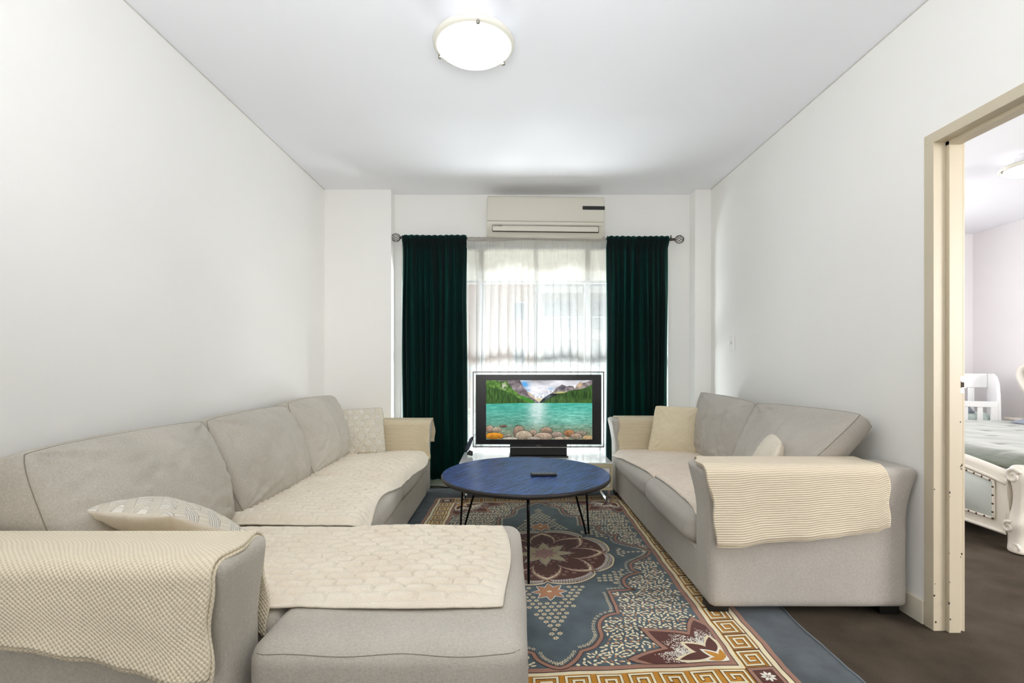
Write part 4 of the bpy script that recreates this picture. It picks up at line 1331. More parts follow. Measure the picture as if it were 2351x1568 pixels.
    for i in range(nl):
        t_ = -b - c0 + lt * (i + .5)
        cell(a + (c0 + c1_) / 2, t_, bw * .92, math.radians(90)); cell(-a - (c0 + c1_) / 2, t_, bw * .92, math.radians(-90))
        for sx in (-1, 1):
            K.strip([(sx * (a + c0), t_ + lt / 2), (sx * (a + c1_), t_ + lt / 2)], .005, 'dark', 10)
    nw = 12; ls = (2 * a + 2 * c0) / nw
    for i in range(nw):
        s_ = -a - c0 + ls * (i + .5)
        cell(s_, b + (c0 + c1_) / 2, bw * .92, math.pi); cell(s_, -b - (c0 + c1_) / 2, bw * .92, 0)
    for sx in (-1, 1):
        for sy in (-1, 1):
            cx, cy_ = sx * (a + (c0 + c1_) / 2), sy * (b + (c0 + c1_) / 2)
            for hh, key, lvl in ((.056, 'dark', 12), (.052, 'pink', 13), (.038, 'dark', 14), (.035, 'brown', 15)):
                K.poly([(cx - hh, cy_ - hh), (cx + hh, cy_ - hh), (cx + hh, cy_ + hh), (cx - hh, cy_ + hh)], key, lvl)
            for k in range(8):
                an = k * math.pi / 4
                petal_pts = leafpts(cx + .017 * math.cos(an), cy_ + .017 * math.sin(an), .012, .0058, an)
                K.poly(petal_pts, 'white', 16)
            K.poly([(cx + .004 * math.cos(i * 1.05), cy_ + .004 * math.sin(i * 1.05)) for i in range(6)], 'cream', 17)
    K.build('key_border')
    # --- lobed contour of the blue centre
    def smooth_seg(P, k=6):
        out = []
        for i in range(len(P) - 1):
            p0 = P[max(0, i - 1)]; p1 = P[i]; p2 = P[i + 1]; p3 = P[min(len(P) - 1, i + 2)]
            for j in range(k):
                u = j / k
                out.append(tuple(.5 * ((2 * p1[d]) + (-p0[d] + p2[d]) * u + (2 * p0[d] - 5 * p1[d] + 4 * p2[d] - p3[d]) * u * u + (-p0[d] + 3 * p1[d] - 3 * p2[d] + p3[d]) * u ** 3) for d in (0, 1)))
        out.append(P[-1]); return out
    segs = [[(0, -1.075), (.035, -1.06), (.075, -1.02), (.095, -.975)],
            [(.095, -.975), (.150, -.945), (.185, -.885), (.190, -.820), (.206, -.755), (.245, -.715), (.300, -.700)],
            [(.300, -.700), (.292, -.490)], [(.292, -.490), (.427, -.474)],
            [(.427, -.474), (.392, -.435), (.395, -.365), (.435, -.310), (.494, -.290)],
            [(.494, -.290), (.468, -.240), (.478, -.170), (.530, -.120), (.600, -.06), (.632, 0)]]
    Q = []
    for sg in segs:
        pts = smooth_seg(sg) if len(sg) > 2 else [tuple(np.array(sg[0]) + (np.array(sg[1]) - np.array(sg[0])) * i / 6) for i in range(7)]
        Q += pts[:-1]
    Q.append((.632, 0))
    full = Q[:]                                     # bottom -> right
    full += [(x, -y) for x, y in Q[::-1][1:]]       # right -> top
    full += [(-x, -y) for x, y in Q[1:]]            # top -> left
    full += [(-x, y) for x, y in Q[::-1][1:-1]]
    C_ = Layer()
    C_.strip(full, .0165, 'pink', 12, True)
    C_.strip(full, .0035, 'dark', 13, True, .0098)
    C_.strip(full, .0025, 'dark', 13, True, -.0088)
    import bisect
    poly = full
    def inside(x, y):
        c_ = False; j = len(poly) - 1
        for i in range(len(poly)):
            xi, yi = poly[i]; xj, yj = poly[j]
            if (yi > y) != (yj > y) and x < (xj - xi) * (y - yi) / (yj - yi) + xi: c_ = not c_
            j = i
        return c_
    PA = np.array(full)
    def dist(x, y): return math.sqrt(((PA - (x, y)) ** 2).sum(1).min())
    # little flowers
    def daisy(L_, cx, cy_, r_, n_, key, lvl, core='tan', ph=0):
        for k in range(n_):
            an = 2 * math.pi * k / n_ + ph
            L_.poly(leafpts(cx + r_ * .62 * math.cos(an), cy_ + r_ * .62 * math.sin(an), r_ * .42, r_ * .22, an, 4), key, lvl)
        L_.poly([(cx + r_ * .22 * math.cos(i * 1.26), cy_ + r_ * .22 * math.sin(i * 1.26)) for i in range(5)], core, lvl + 1)
    acc = 0; last = None; step = .019
    N = len(full)
    for i in range(N):
        p0, p1 = full[i], full[(i + 1) % N]
        L_ = math.hypot(p1[0] - p0[0], p1[1] - p0[1])
        if L_ == 0: continue
        while acc < L_:
            u = acc / L_; x, y = p0[0] + (p1[0] - p0[0]) * u, p0[1] + (p1[1] - p0[1]) * u
            dx, dy = (p1[0] - p0[0]) / L_, (p1[1] - p0[1]) / L_
            px_, py_ = x - dy * .027, y + dx * .027
            if inside(px_, py_) and dist(px_, py_) > .02: daisy(C_, px_, py_, .0095, 5, 'cream', 12, 'blue', random.random())
            acc += step
        acc -= L_
    C_.build('lobed_outline')
    # --- corner lotus
    Lo = Layer()
    lot = []
    def mirror(P, sx, sy): return [(sx * x, sy * y) for x, y in P]
    def petal(cx, cy_, tx, ty, wd, n_=12, bias=.5):
        dx, dy = tx - cx, ty - cy_; L_ = math.hypot(dx, dy); ux, uy = dx / L_, dy / L_
        A_, B_ = [], []
        for i in range(n_ + 1):
            u = i / n_
            w_ = wd * (math.sin(math.pi * u ** .75)) ** .9 if 0 < u < 1 else 0
            A_.append((cx + dx * u - uy * w_, cy_ + dy * u + ux * w_)); B_.append((cx + dx * u + uy * w_, cy_ + dy * u - ux * w_))
        return A_ + B_[::-1][1:-1]
    CX, CY = a - .022, b - .022
    for sx in (-1, 1):
        for sy in (-1, 1):
            o_ = (CX + .0, CY + .0)
            big = [((CX - .03, CY - .31), .085), ((CX - .37, CY - .03), .085), ((CX - .275, CY - .235), .088)]
            def clipc(P): return [(min(x, CX + .004), min(y, CY + .004)) for x, y in P]
            for (tip, wd) in big: 
                P = petal(CX - .02, CY - .02, tip[0], tip[1], wd)
                lot.append(mirror(clipc(P), sx, sy))
                Lo.poly(mirror(clipc(petal(CX - .0, CY - .0, tip[0] + (tip[0] - CX) * .04, tip[1] + (tip[1] - CY) * .04, wd + .012)), sx, sy), 'dark', 14)
            for (tip, wd) in big:
                Lo.poly(mirror(clipc(petal(CX - .0, CY - .0, tip[0] + (tip[0] - CX) * .025, tip[1] + (tip[1] - CY) * .025, wd + .009)), sx, sy), 'pink', 15)
            for (tip, wd) in big:
                Lo.poly(mirror(clipc(petal(CX - .02, CY - .02, CX + (tip[0] - CX) * .93, CY + (tip[1] - CY) * .93, wd - .010)), sx, sy), 'brown', 16)
            for (tip, wd) in big:
                Lo.poly(mirror(clipc(petal(CX - .0, CY - .0, CX + (tip[0] - CX) * .52, CY + (tip[1] - CY) * .52, wd * .50)), sx, sy), 'white', 16.6)
            for (tip, wd) in big:       # speckled fade from white at the heart to brown at the tip
                dx, dy = tip[0] - CX, tip[1] - CY; L_ = math.hypot(dx, dy); ux, uy = dx / L_, dy / L_
                for k in range(3000):
                    u = random.random() ** 1.0; v_ = random.uniform(-1, 1)
                    w_ = (wd - .014) * (math.sin(math.pi * u ** .75)) ** .9 * .9
                    dens = max(0, 1.25 - abs(u - .34 - .1 * abs(v_)) * 3.4)
                    if random.random() > dens: continue
                    x, y = CX + dx * .93 * u - uy * w_ * v_, CY + dy * .93 * u + ux * w_ * v_
                    if x > CX or y > CY: continue
                    r_ = .0023
                    an = random.random() * 6
                    Lo.poly(mirror([(x + r_ * math.cos(an + j * 1.57), y + r_ * math.sin(an + j * 1.57)) for j in range(4)], sx, sy), 'white', 17)
            small = [((CX - .018, CY - .175), .036), ((CX - .205, CY - .018), .036), ((CX - .150, CY - .130), .040)]
            for (tip, wd) in small: Lo.poly(mirror(clipc(petal(CX - .03, CY - .03, tip[0], tip[1], wd)), sx, sy), 'cream', 19)
            for (tip, wd) in small: Lo.poly(mirror(clipc(petal(CX - .045, CY - .045, CX + (tip[0] - CX) * .9, CY + (tip[1] - CY) * .9, wd - .013)), sx, sy), 'brown', 20)
            for (tip, wd) in [((CX - .006, CY - .085), .022), ((CX - .09, CY - .006), .022), ((CX - .085, CY - .075), .024)]:
                Lo.poly(mirror(clipc(petal(CX, CY, tip[0], tip[1], wd)), sx, sy), 'white', 21)
                Lo.poly(mirror(clipc(petal(CX - .012, CY - .012, CX + (tip[0] - CX) * .85, CY + (tip[1] - CY) * .85, wd - .010)), sx, sy), 'gold', 22)
    Lo.build('corner_lotus')
    # --- leaf scatter between outline and border
    S_ = Layer()
    def in_lotus(x, y):
        x, y = abs(x), abs(y)
        dx, dy = CX - x, CY - y
        r_ = math.hypot(dx, dy)
        an = math.degrees(math.atan2(dy, dx))
        lim = max(.33 - abs(an - 84) * .006, .385 - abs(an - 5) * .0068, .375 - abs(an - 41) * .0075)
        return r_ < lim
    gx, gy = .064, .060
    rr = random.Random(4)
    j = 0
    y = -b + .03
    while y < b:
        x = -a + .03 + (gx / 2 if j % 2 else 0)
        while x < a - .02:
            if abs(x) < a - .024 and abs(y) < b - .024:
                els = [(0, 0, .0075, .0065, 0, 'cream')]
                rot = rr.choice((0, 0, math.pi)) + rr.uniform(-.25, .25)
                cr_, sr_ = math.cos(rot), math.sin(rot)
                for (dx, dy, l_, w_, an, key) in [(.014, .010, .0105, .0040, .6, 'cream'), (.022, .002, .0100, .0036, .2, 'cream'), (-.014, .012, .0105, .0040, 2.4, 'cream'), (-.020, -.002, .0090, .0034, 2.9, 'cream'), (.004, .020, .0080, .0045, 1.2, 'cream'),
                                                   (-.006, -.014, .0095, .0036, -1.9, 'tan'), (.010, -.015, .0100, .0038, -1.0, 'cream'), (.019, -.014, .0085, .0036, -.5, 'tan'), (-.022, -.016, .0070, .0045, .8, 'cream'), (.026, .018, .0055, .0050, 0, 'cream')]:
                    els.append(((dx * cr_ - dy * sr_) * 1.22 + rr.uniform(-.003, .003), (dx * sr_ + dy * cr_) * 1.2 + rr.uniform(-.003, .003), l_ * 1.1, w_, an * .8 + rot + rr.uniform(-.35, .35), key))
                for dx, dy, l_, w_, an, key in els:
                    px_, py_ = x + dx, y + dy
                    if abs(px_) > a - .03 or abs(py_) > b - .03 or in_lotus(px_, py_): continue
                    if inside(px_, py_) or dist(px_, py_) < .020: continue
                    S_.poly(leafpts(px_, py_, l_ * 1.16, w_ * 1.2, an, 5), key, 11)
            x += gx
        y += gy; j += 1
    S_.build('leaf_scatter')
    # --- medallion
    Me = Layer()
    def lobes(scale, n_=16):
        P = []
        for k in range(8):
            a0, a1 = k * math.pi / 4, (k + 1) * math.pi / 4
            for i in range(n_):
                u = i / n_
                an = a0 + (a1 - a0) * u
                r_ = (.365 + .052 * math.sin(math.pi * u) ** .55) * scale
                P.append((r_ * math.cos(an), r_ * math.sin(an)))
        return P
    Me.poly(lobes(1.012), 'dark', 12); Me.poly(lobes(1.0), 'cream', 13); Me.poly(lobes(.975), 'brown', 14)
    def star(R_, r_in, scale, n_=9, p_=.8):
        P = []
        for k in range(8):
            a0 = k * math.pi / 4
            for sgn in (-1, 1):
                for i in range(n_):
                    u = i / n_ if sgn < 0 else 1 - (i + 0) / n_
                    r_ = r_in + (R_ - r_in) * u
                    hwid = (math.pi / 8) * (1 - u ** 1.9) if True else 0
                    an = a0 + sgn * hwid
                    P.append((r_ * scale * math.cos(an), r_ * scale * math.sin(an)))
        return P
    Me.poly(star(.362, .185, 1.0), 'pink', 15); Me.poly(star(.350, .175, .985), 'cream', 16); Me.poly(star(.336, .168, .965), 'brown', 17)
    # red-brown flowers in the lobes + white laurel leaves
    for k in range(8):
        ac = (k + .5) * math.pi / 4
        for (r_, da) in ((.215, 0), (.245, -.10), (.245, .10), (.275, 0), (.275, -.2), (.275, .2), (.305, -.1), (.305, .1), (.30, .30), (.30, -.30)):
            daisy(Me, r_ * math.cos(ac + da), r_ * math.sin(ac + da), .014, 6, 'rose', 18, 'brown')
        for side in (-1, 1):
            for i in range(9):
                da = side * (.02 + i * .038)
                rad = .352 + .028 * math.cos(da * 3.2)
                for rr_, tilt in ((rad - .010, .9), (rad + .014, .55)):
                    an = ac + da
                    cx, cy_ = rr_ * math.cos(an), rr_ * math.sin(an)
                    ang = an + side * tilt * (1 if rr_ > rad else -1) + (0 if rr_ > rad else math.pi)
                    Me.poly(leafpts(cx, cy_, .0125, .0055, ang, 6), 'white', 18)
                    Me.poly(leafpts(cx, cy_, .0080, .0026, ang, 5), 'brown', 19)
            Me.strip([((.352 + .028 * math.cos(u_ * 3.2)) * math.cos(ac + side * u_), (.352 + .028 * math.cos(u_ * 3.2)) * math.sin(ac + side * u_)) for u_ in np.linspace(.01, .34, 9)], .003, 'white', 18)
    # ring of small flowers round the heart
    for k in range(32):
        an = k * 2 * math.pi / 32; r_ = .150 + (.022 if k % 4 == 0 else (-.022 if k % 4 == 2 else 0))
        daisy(Me, r_ * math.cos(an), r_ * math.sin(an), .011, 6, 'rose', 18, 'brown')
    for k in range(8):
        an = k * math.pi / 4
        c_, s_ = math.cos(an), math.sin(an)
        for wd, key, lvl, e in ((.0335, 'white', 20, 1.04), (.0305, 'dark', 21, 1.005), (.0280, 'beige', 22, .985)):
            Me.poly(petal(.030 * c_, .030 * s_, .160 * c_ * e, .160 * s_ * e, wd), key, lvl + .1 * k)
    for k in range(8):
        an = k * math.pi / 4
        c_, s_ = math.cos(an), math.sin(an)
        for wd, key, lvl, e in ((.0165, 'dark', 23, 1.03), (.0145, 'rose', 24, 1.0)):
            Me.poly(petal(.006 * c_, .006 * s_, .078 * c_ * e, .078 * s_ * e, wd), key, lvl + .1 * k)
    Me.poly([(.011 * math.cos(i * .785), .011 * math.sin(i * .785)) for i in range(8)], 'dark', 25)
    Me.poly([(.007 * math.cos(i * .785), .007 * math.sin(i * .785)) for i in range(8)], 'beige', 26)
    Me.build('medallion')
    # --- pendant flowers
    Pn = Layer()
    for sg in (-1, 1):
        cx, cy_ = 0, sg * .475
        for k in range(8):
            an = k * math.pi / 4 + math.pi / 2
            c_, s_ = math.cos(an), math.sin(an)
            for wd, key, lvl, e, s0 in ((.0235, 'white', 14, 1.10, -.002), (.0178, 'dark', 15, 1.03, 0), (.0158, 'tan', 16, 1.0, 0)):
                Pn.poly(petal(cx + s0 * c_, cy_ + s0 * s_, cx + .083 * c_ * e, cy_ + .083 * s_ * e, wd), key, lvl + .1 * k)
        Pn.poly([(cx + .013 * math.cos(i * .785), cy_ + .010 * math.sin(i * .785)) for i in range(8)], 'cream', 18)
        for row, (yy, hw_) in enumerate([(.43, 5), (.462, 5), (.494, 4), (.526, 4), (.558, 3.5), (.590, 3.2), (.622, 3), (.654, 2.4), (.686, 2), (.718, 1.6), (.750, 1.1), (.782, 1), (.814, .6), (.846, .5), (.878, .2), (.910, .2)]):
            off_ = .5 if row % 2 else 0
            for i in range(-6, 7):
                xx = (i + off_)
                if abs(xx) > hw_: continue
                x = xx * .034
                if math.hypot(x, yy - .475) < .092: continue
                if row < 3 and abs(x) < .07: continue
                if math.hypot(x, yy) < .43: continue
                daisy(Pn, x, sg * yy, .0135, 7, 'cream', 13, 'tan', row)
        # chains at the sides of the medallion
        for (x, y) in [(.44, 0), (.44, .028), (.44, -.028), (.47, .014), (.47, -.014), (.50, 0), (.53, 0), (.56, 0), (.59, 0), (.455, .05), (.455, -.05)]:
            daisy(Pn, sg * x, y, .0125, 7, 'cream', 13, 'tan')
        for sy in (-1, 1):
            for (x, y) in [(.30, .31), (.33, .31), (.36, .30), (.36, .27), (.33, .34), (.30, .34), (.36, .33), (.39, .30), (.39, .27), (.41, .245), (.27, .34), (.27, .37), (.30, .37), (.33, .37), (.36, .36), (.39, .33), (.345, .40), (.42, .285), (.445, .27), (.38, .40)]:
                if inside(sg * x, sy * y) and dist(sg * x, sy * y) > .035: daisy(Pn, sg * x, sy * y, .0125, 7, 'cream', 13, 'tan', x)
    Pn.build('flower_sprays')
    return root
def leafpts(cx, cy_, l_, w_, an, n_=5):
    P = []
    for i in range(n_ + 1):
        u = i / n_; P.append((-l_ + 2 * l_ * u, w_ * math.sin(math.pi * u)))
    for i in range(n_ - 1, 0, -1):
        u = i / n_; P.append((-l_ + 2 * l_ * u, -w_ * math.sin(math.pi * u)))
    c_, s_ = math.cos(an), math.sin(an)
    return [(cx + x * c_ - y * s_, cy_ + x * s_ + y * c_) for x, y in P]
build_rug()

# ------------------------------------------------------------------ bedroom
M_pearl = plain('pearl_lacquer', rgb(226, 220, 208), .22, coat=.4)
M_leather = plain('pale_grey_green_leather', rgb(196, 202, 196), .38, bump=(14, .15, .01))
t = NT('grey_green_bedspread')
co = t.coord()
t.P(color=t.mix(t.noise(5, 3), rgb(92, 100, 86), rgb(118, 125, 112)), rough=.75, spec=.3, sheen=.5)
t.bump(t.noise(60, 3, t.mapv(co, (1, .25, 1))), .4, .01)
M_spread = t.m
M_slate = fabric('slate_pillow_fabric', rgb(118, 124, 134), rgb(140, 146, 156), 300)
M_stud = plain('antique_brown_stud', rgb(90, 66, 48), .35, .6)
M_mint = fabric('pale_mint_bedding', rgb(186, 200, 196), rgb(206, 216, 212), 300)

def scroll(bm, c, r0, turns, rad, axis='x', start=0, sgn=1, n=40):
    pts = []; rr = []
    for i in range(n + 1):
        u = i / n; r_ = r0 * (1 - u * .86); an = start + sgn * u * turns * 2 * math.pi
        pts.append((c[0], c[1] + r_ * math.cos(an), c[2] + r_ * math.sin(an))); rr.append(rad * (1 - .5 * u))
    tube(bm, pts, rr, 8)

def bed():
    B = thing('bed', 'ornate pearl white bed with padded leather footboard in the bedroom', 'bed')
    XF, XH, YN, YF = 3.02, 5.38, 2.92, 4.95
    YM = (YN + YF) / 2
    # footboard panel: arched
    def arch(y): return .452 + .115 * math.sin(math.pi * min(1, max(0, (y - YN) / (YF - YN)))) ** .8
    n = 40
    ys = [YN + (YF - YN) * i / n for i in range(n + 1)]
    def plate(name, x_a, x_b, lo, hi, m, par, bulge=0, yy=ys):
        vs_, fs_ = [], []
        R_ = 8
        for y in yy:
            for j in range(R_ + 1):
                u = j / R_; z = lo(y) + (hi(y) - lo(y)) * u
                e = math.sin(math.pi * u) ** .6 * min(1, math.sin(math.pi * (y - yy[0]) / (yy[-1] - yy[0]) + 1e-9) * 6) if bulge else 0
                vs_.append((x_a - bulge * max(0, e), y, z))
        for y in yy:
            for j in range(R_ + 1):
                u = j / R_; vs_.append((x_b, y, lo(y) + (hi(y) - lo(y)) * u))
        m_ = (R_ + 1); k = len(yy) * m_
        for i in range(len(yy) - 1):
            for j in range(R_):
                q = (i * m_ + j, i * m_ + j + 1, (i + 1) * m_ + j + 1, (i + 1) * m_ + j)
                fs_.append(q); fs_.append(tuple(k + a_ for a_ in q[::-1]))
            fs_.append((i * m_ + R_, k + i * m_ + R_, k + (i + 1) * m_ + R_, (i + 1) * m_ + R_)); fs_.append((i * m_, (i + 1) * m_, k + (i + 1) * m_, k + i * m_))
        fs_.append(tuple(range(0, m_)) + tuple(range(k + m_ - 1, k - 1, -1)))
        fs_.append(tuple((len(yy) - 1) * m_ + j for j in range(m_)) + tuple(k + (len(yy) - 1) * m_ + j for j in range(m_ - 1, -1, -1)))
        o = new(name, vs_, fs_, m, par, True)
        autosmooth(o, 45); return o
    fb = plate('footboard', XF - .02, XF + .05, lambda y: .105, lambda y: arch(y) - .01, M_pearl, B)
    bm = bmesh.new()
    tube(bm, [(XF + .012, y, arch(y) - .008) for y in ys], .030, 12)
    tube(bm, [(XF - .026, y, arch(y) - .042) for y in ys], .012, 10)
    tube(bm, [(XF - .026, y, .112) for y in ys], .012, 10)
    frombm('top_moulding', bm, M_pearl, fb, True)
    ip = [YN + .07 + (YF - YN - .14) * i / n for i in range(n + 1)]
    plate('padded_panel', XF - .022, XF + .0, lambda y: .185, lambda y: arch(y) - .072, M_leather, B, .03, ip)
    bm = bmesh.new()
    border = [(XF - .030, y, .178) for y in ip] + [(XF - .030, ip[-1], .178 + (arch(ip[-1]) - .242) * k / 8) for k in range(1, 8)] + [(XF - .030, y, arch(y) - .064) for y in ip[::-1]] + [(XF - .030, ip[0], arch(ip[0]) - .064 - (arch(ip[0]) - .242) * k / 8) for k in range(1, 8)]
    tube(bm, border, .008, 8, True)
    tr = frombm('rope_trim', bm, M_pearl, B, True)
    bm = bmesh.new()
    L_ = 0; nxt = 0
    for p0, p1 in zip(border, border[1:] + border[:1]):
        p0, p1 = Vector(p0), Vector(p1); d_ = (p1 - p0).length
        while nxt <= L_ + d_:
            p = p0.lerp(p1, (nxt - L_) / d_ if d_ else 0)
            bmesh.ops.create_icosphere(bm, subdivisions=1, radius=.0075, matrix=Matrix.Translation(p + Vector((-.006, 0, 0)))); nxt += .052
        L_ += d_
    frombm('studs', bm, M_stud, tr, True)['kind'] = 'stuff'
    # corner posts with scrolls
    for yp in (YN - .035, YF + .035):
        bm = bmesh.new()
        cx = XF + .035
        prof = [(.0, .075, .062), (.02, .080, .066), (.05, .070, .058), (.10, .066, .055), (.14, .080, .062), (.17, .088, .068), (.20, .080, .060), (.24, .056, .052), (.30, .050, .048), (.36, .054, .050), (.41, .066, .056), (.45, .082, .062), (.49, .084, .062), (.515, .07, .05), (.53, .04, .03)]
        rings = []
        for z, ry, rx in prof:
            sway = .012 * math.sin(z * 12)
            rings.append([bm.verts.new((cx + rx * math.cos(k * math.pi / 12) * (1.0), yp + sway + ry * .72 * math.copysign(abs(math.sin(k * math.pi / 12)) ** .8, math.sin(k * math.pi / 12)), z)) for k in range(24)])
        for A_, B_ in zip(rings, rings[1:]):
            for k in range(24): bm.faces.new((A_[k], A_[(k + 1) % 24], B_[(k + 1) % 24], B_[k]))
        bm.faces.new(rings[0]); bm.faces.new(rings[-1])
        p = frombm('corner_post', bm, M_pearl, B, True)
        md = p.modifiers.new('smooth', 'SUBSURF'); md.levels = 1; md.render_levels = 2
        xf = cx - .058
        bm = bmesh.new()
        scroll(bm, (xf, yp - .005, .465), .045, 1.4, .013, start=2.6, sgn=-1)
        frombm('carved_scroll', bm, M_pearl, p, True)
        bm = bmesh.new()
        scroll(bm, (xf - .004, yp + .02, .155), .034, 1.3, .011, start=2.0, sgn=-1)
        frombm('carved_scroll', bm, M_pearl, p, True)
        bm = bmesh.new()
        scroll(bm, (xf + .01, yp - .01, .035), .026, 1.2, .010, start=1.0, sgn=1)
        frombm('carved_scroll', bm, M_pearl, p, True)
        bm = bmesh.new()
        tube(bm, [(xf + .004, yp + .035, .44), (xf + .008, yp + .045, .38), (xf + .012, yp + .040, .30), (xf + .012, yp + .034, .24), (xf + .0, yp + .03, .20)], [.008, .009, .008, .007, .009], 8)
        frombm('carved_scroll', bm, M_pearl, p, True)
    for yy in (YN - .02, YF - .01): box('side_rail', XF + .04, XH, yy, yy + .03, .16, .34, M_pearl, B, .01, 3)
    # mattress + spread
    softbox('mattress', XF + .06, XH - .02, YN + .03, YF - .03, .22, .50, .05, M_mint, B, 12, (0, 0, .005), 0)
    # headboard
    def harch(y): return .95 + .35 * math.sin(math.pi * (y - (YN - .1)) / (YF - YN + .2)) ** .7
    hy = [YN - .05 + (YF - YN + .1) * i / n for i in range(n + 1)]
    hb = plate('headboard', XH, XH + .07, lambda y: .30, lambda y: harch(y), M_pearl, B, 0, hy)
    ih = [YN + .12 + (YF - YN - .24) * i / n for i in range(n + 1)]
    plate('padded_panel', XH - .002, XH + .02, lambda y: .62, lambda y: harch(y) - .10, M_leather, B, .04, ih)
    for yp, sg in ((YN - .03, 1), (YF + .06, -1)):
        bm = bmesh.new()
        # S shaped side carving with the upper scroll turned out
        pts = [(XH - .02, yp + sg * .06, .60), (XH - .02, yp + sg * .085, .68), (XH - .02, yp + sg * .05, .80), (XH - .02, yp - sg * .03, .92), (XH - .02, yp - sg * .07, 1.02), (XH - .02, yp - sg * .045, 1.10), (XH - .02, yp + sg * .03, 1.13), (XH - .02, yp + sg * .085, 1.09)]
        sm_ = []
        for i in range(len(pts) - 1):
            for j in range(6): sm_.append(Vector(pts[i]).lerp(Vector(pts[i + 1]), j / 6))
        sm_.append(Vector(pts[-1]))
        for _ in range(5):
            sm_ = [sm_[0]] + [(sm_[i - 1] + sm_[i] * 2 + sm_[i + 1]) / 4 for i in range(1, len(sm_) - 1)] + [sm_[-1]]
        tube(bm, sm_, [.020 + .022 * math.sin(math.pi * i / len(sm_)) for i in range(len(sm_))], 12)
        scroll(bm, (XH - .03, yp + sg * .06, 1.03), .055, 1.4, .016, start=1.5, sgn=sg)
        for k in range(7):
            an = k * .55
            bmesh.ops.create_icosphere(bm, subdivisions=2, radius=.022, matrix=Matrix.Translation((XH - .035, yp + sg * (.09 + .05 * math.cos(an)), 1.05 + .055 * math.sin(an))))
        for z_, r_ in ((.47, .045), (.51, .038), (.545, .05), (.58, .035)):
            bmesh.ops.create_uvsphere(bm, u_segments=14, v_segments=8, radius=r_, matrix=Matrix.Translation((XH - .01, yp + sg * .04, z_)) @ Matrix.Diagonal((1, 1, .5, 1)))
        tube(bm, [(XH, yp + sg * .04, .0), (XH, yp + sg * .04, .48)], .035, 12)
        frombm('carved_side', bm, M_pearl, hb, True)
    rebase(B, (4.2, YM, 0))
    # bedspread lies on the mattress
    def f(a_, b_):
        x = XF + .075 + (XH - XF - .12) * a_
        y = YN - .015 + (YF - YN + .03) * b_
        e = min(b_, 1 - b_) * (YF - YN); ef = a_ * (XH - XF)
        z = .555 - .16 * max(0, 1 - e / .10) ** 2 - .075 * max(0, 1 - ef / .14) ** 2
        z += .010 * fbm(x, y, 2, 3) - .012 * math.exp(-((math.fmod(abs(y), .33) - .16) / .02) ** 2) * math.exp(-((math.fmod(x, .28) - .14) / .05) ** 2)
        return (x, y, z)
    sp_ = sheet('bedspread', f, 120, 120, M_spread, None, .03)
    tag(sp_, 'grey green quilted bedspread on the white bed', 'bedspread')
    o = cushion('bed_pillow', [(4.72, 4.10, .585), (4.75, 4.62, .585), (5.20, 4.60, .66), (5.18, 4.08, .66)], [(4.72, 4.10, .585), (4.75, 4.62, .585), (5.20, 4.60, .66), (5.18, 4.08, .66)], M_slate, None, 26, .06, .035, .04, 0, .003, 5, 3)
    tag(o, 'slate grey pillow on the bed by the headboard', 'pillow')
bed()

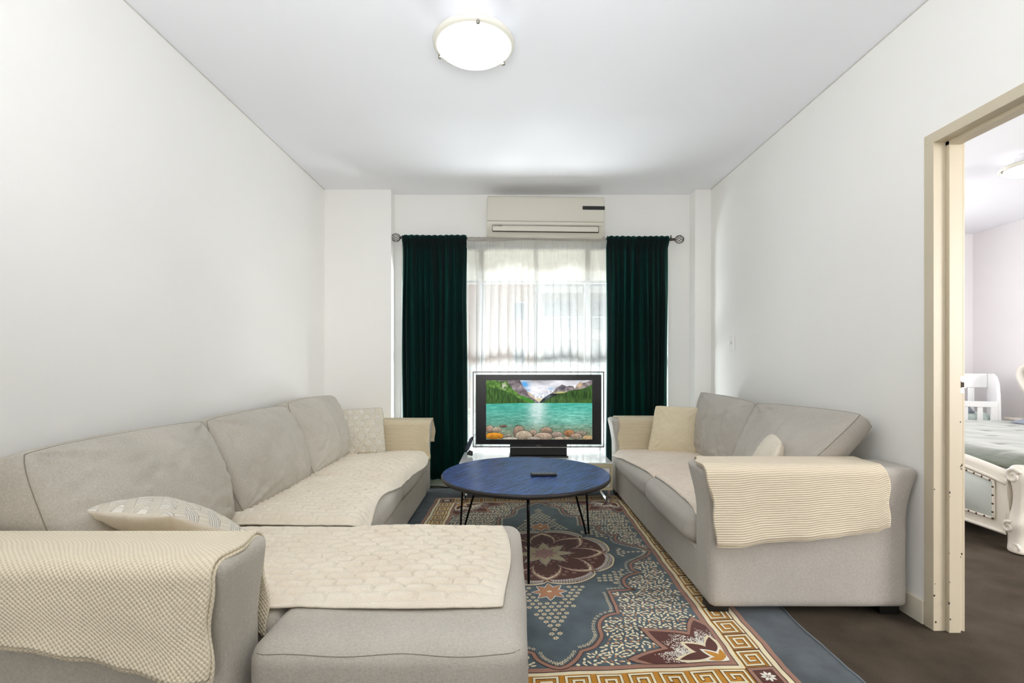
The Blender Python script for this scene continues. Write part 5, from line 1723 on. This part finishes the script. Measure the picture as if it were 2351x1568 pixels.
def crib():
    C = thing('crib', 'white slatted wooden crib beyond the bed in the bedroom', 'crib', (5.20, 5.11, 0), rz=math.radians(-30))
    x0, x1, yn, yf = -.74, .0, .0, .36        # local
    def sleigh(px_, w_):
        # side end board with rolled top
        P = [(yn - .02, 0), (yn + .0, .25), (yn + .02, .62), (yn + .03, .80), (yn + .06, .93), (yn + .12, 1.0), (yn + .20, 1.03), (yf + .0, 1.03), (yf + .0, 0)]
        bm = bmesh.new()
        A_ = [bm.verts.new((px_, y, z)) for y, z in P]; B_ = [bm.verts.new((px_ + w_, y, z)) for y, z in P]
        nn = len(P)
        for i in range(nn): bm.faces.new((A_[i], A_[(i + 1) % nn], B_[(i + 1) % nn], B_[i]))
        bm.faces.new(A_); bm.faces.new(B_)
        bmesh.ops.recalc_face_normals(bm, faces=bm.faces)
        bmesh.ops.bevel(bm, geom=bm.edges[:], offset=.006, segments=2, affect='EDGES')
        frombm('end_board', bm, M_white, C)
    sleigh(x1 - .03, .03); sleigh(x0, .03)
    box('front_rail', x0 + .03, x1 - .03, yn + .005, yn + .035, .675, .735, M_white, C, .004)
    box('front_post', x1 - .085, x1 - .03, yn + .003, yn + .037, .25, .675, M_white, C, .003)
    box('lower_rail', x0 + .03, x1 - .03, yn + .005, yn + .035, .20, .27, M_white, C, .004)
    box('back_rail', x0 + .03, x1 - .03, yf - .05, yf - .015, .87, 1.03, M_white, C, .012, 3)
    box('back_rail', x0 + .03, x1 - .03, yf - .05, yf - .02, .20, .27, M_white, C, .004)
    s0 = None
    for k in range(5):
        x = x0 + .10 + k * .118
        for yy, zt, wd in ((yn + .012, .675, .022), (yf - .045, .87, .028)):
            c = box('slat', x - wd, x + wd, yy, yy + .016, .27, zt, M_white, C, .002)
    softbox('crib_mattress', x0 + .04, x1 - .04, yn + .05, yf - .06, .38, .60, .05, M_mint, C, 8, (0, 0, .02), 0)
    p = cushion('crib_pillow', [(4.86, 5.38, .61), (5.06, 5.26, .61), (5.16, 5.44, .67), (4.96, 5.56, .67)], [(4.86, 5.38, .61), (5.06, 5.26, .61), (5.16, 5.44, .67), (4.96, 5.56, .67)], M_slate, None, 20, .04, .03, .03, 0, .002, 5, 2)
    tag(p, 'small blue grey pillow inside the white crib', 'pillow')
crib()
ns = thing('nightstand', 'cream bedside cabinet between the crib and the bed headboard', 'nightstand', (5.425, 5.10, 0))
box('body', -.11, .12, -.09, .09, .06, .54, M_pearl, ns, .006)
box('top', -.12, .124, -.10, .10, .54, .57, M_pearl, ns, .008)
d = box('drawer', -.122, -.11, -.08, .08, .34, .50, M_pearl, ns, .003)
latheobj('knob', [(.004, 0), (.006, -.012), (.011, -.018), (.006, -.024)], M_nickel, d, 12, (-.122, 0, .42), 'X')
for x in (-.09, .10):
    for y in (-.07, .07): box('foot', x - .018, x + .018, y - .018, y + .018, 0, .062, M_pearl, ns, .003)

print('objects', len(bpy.data.objects))
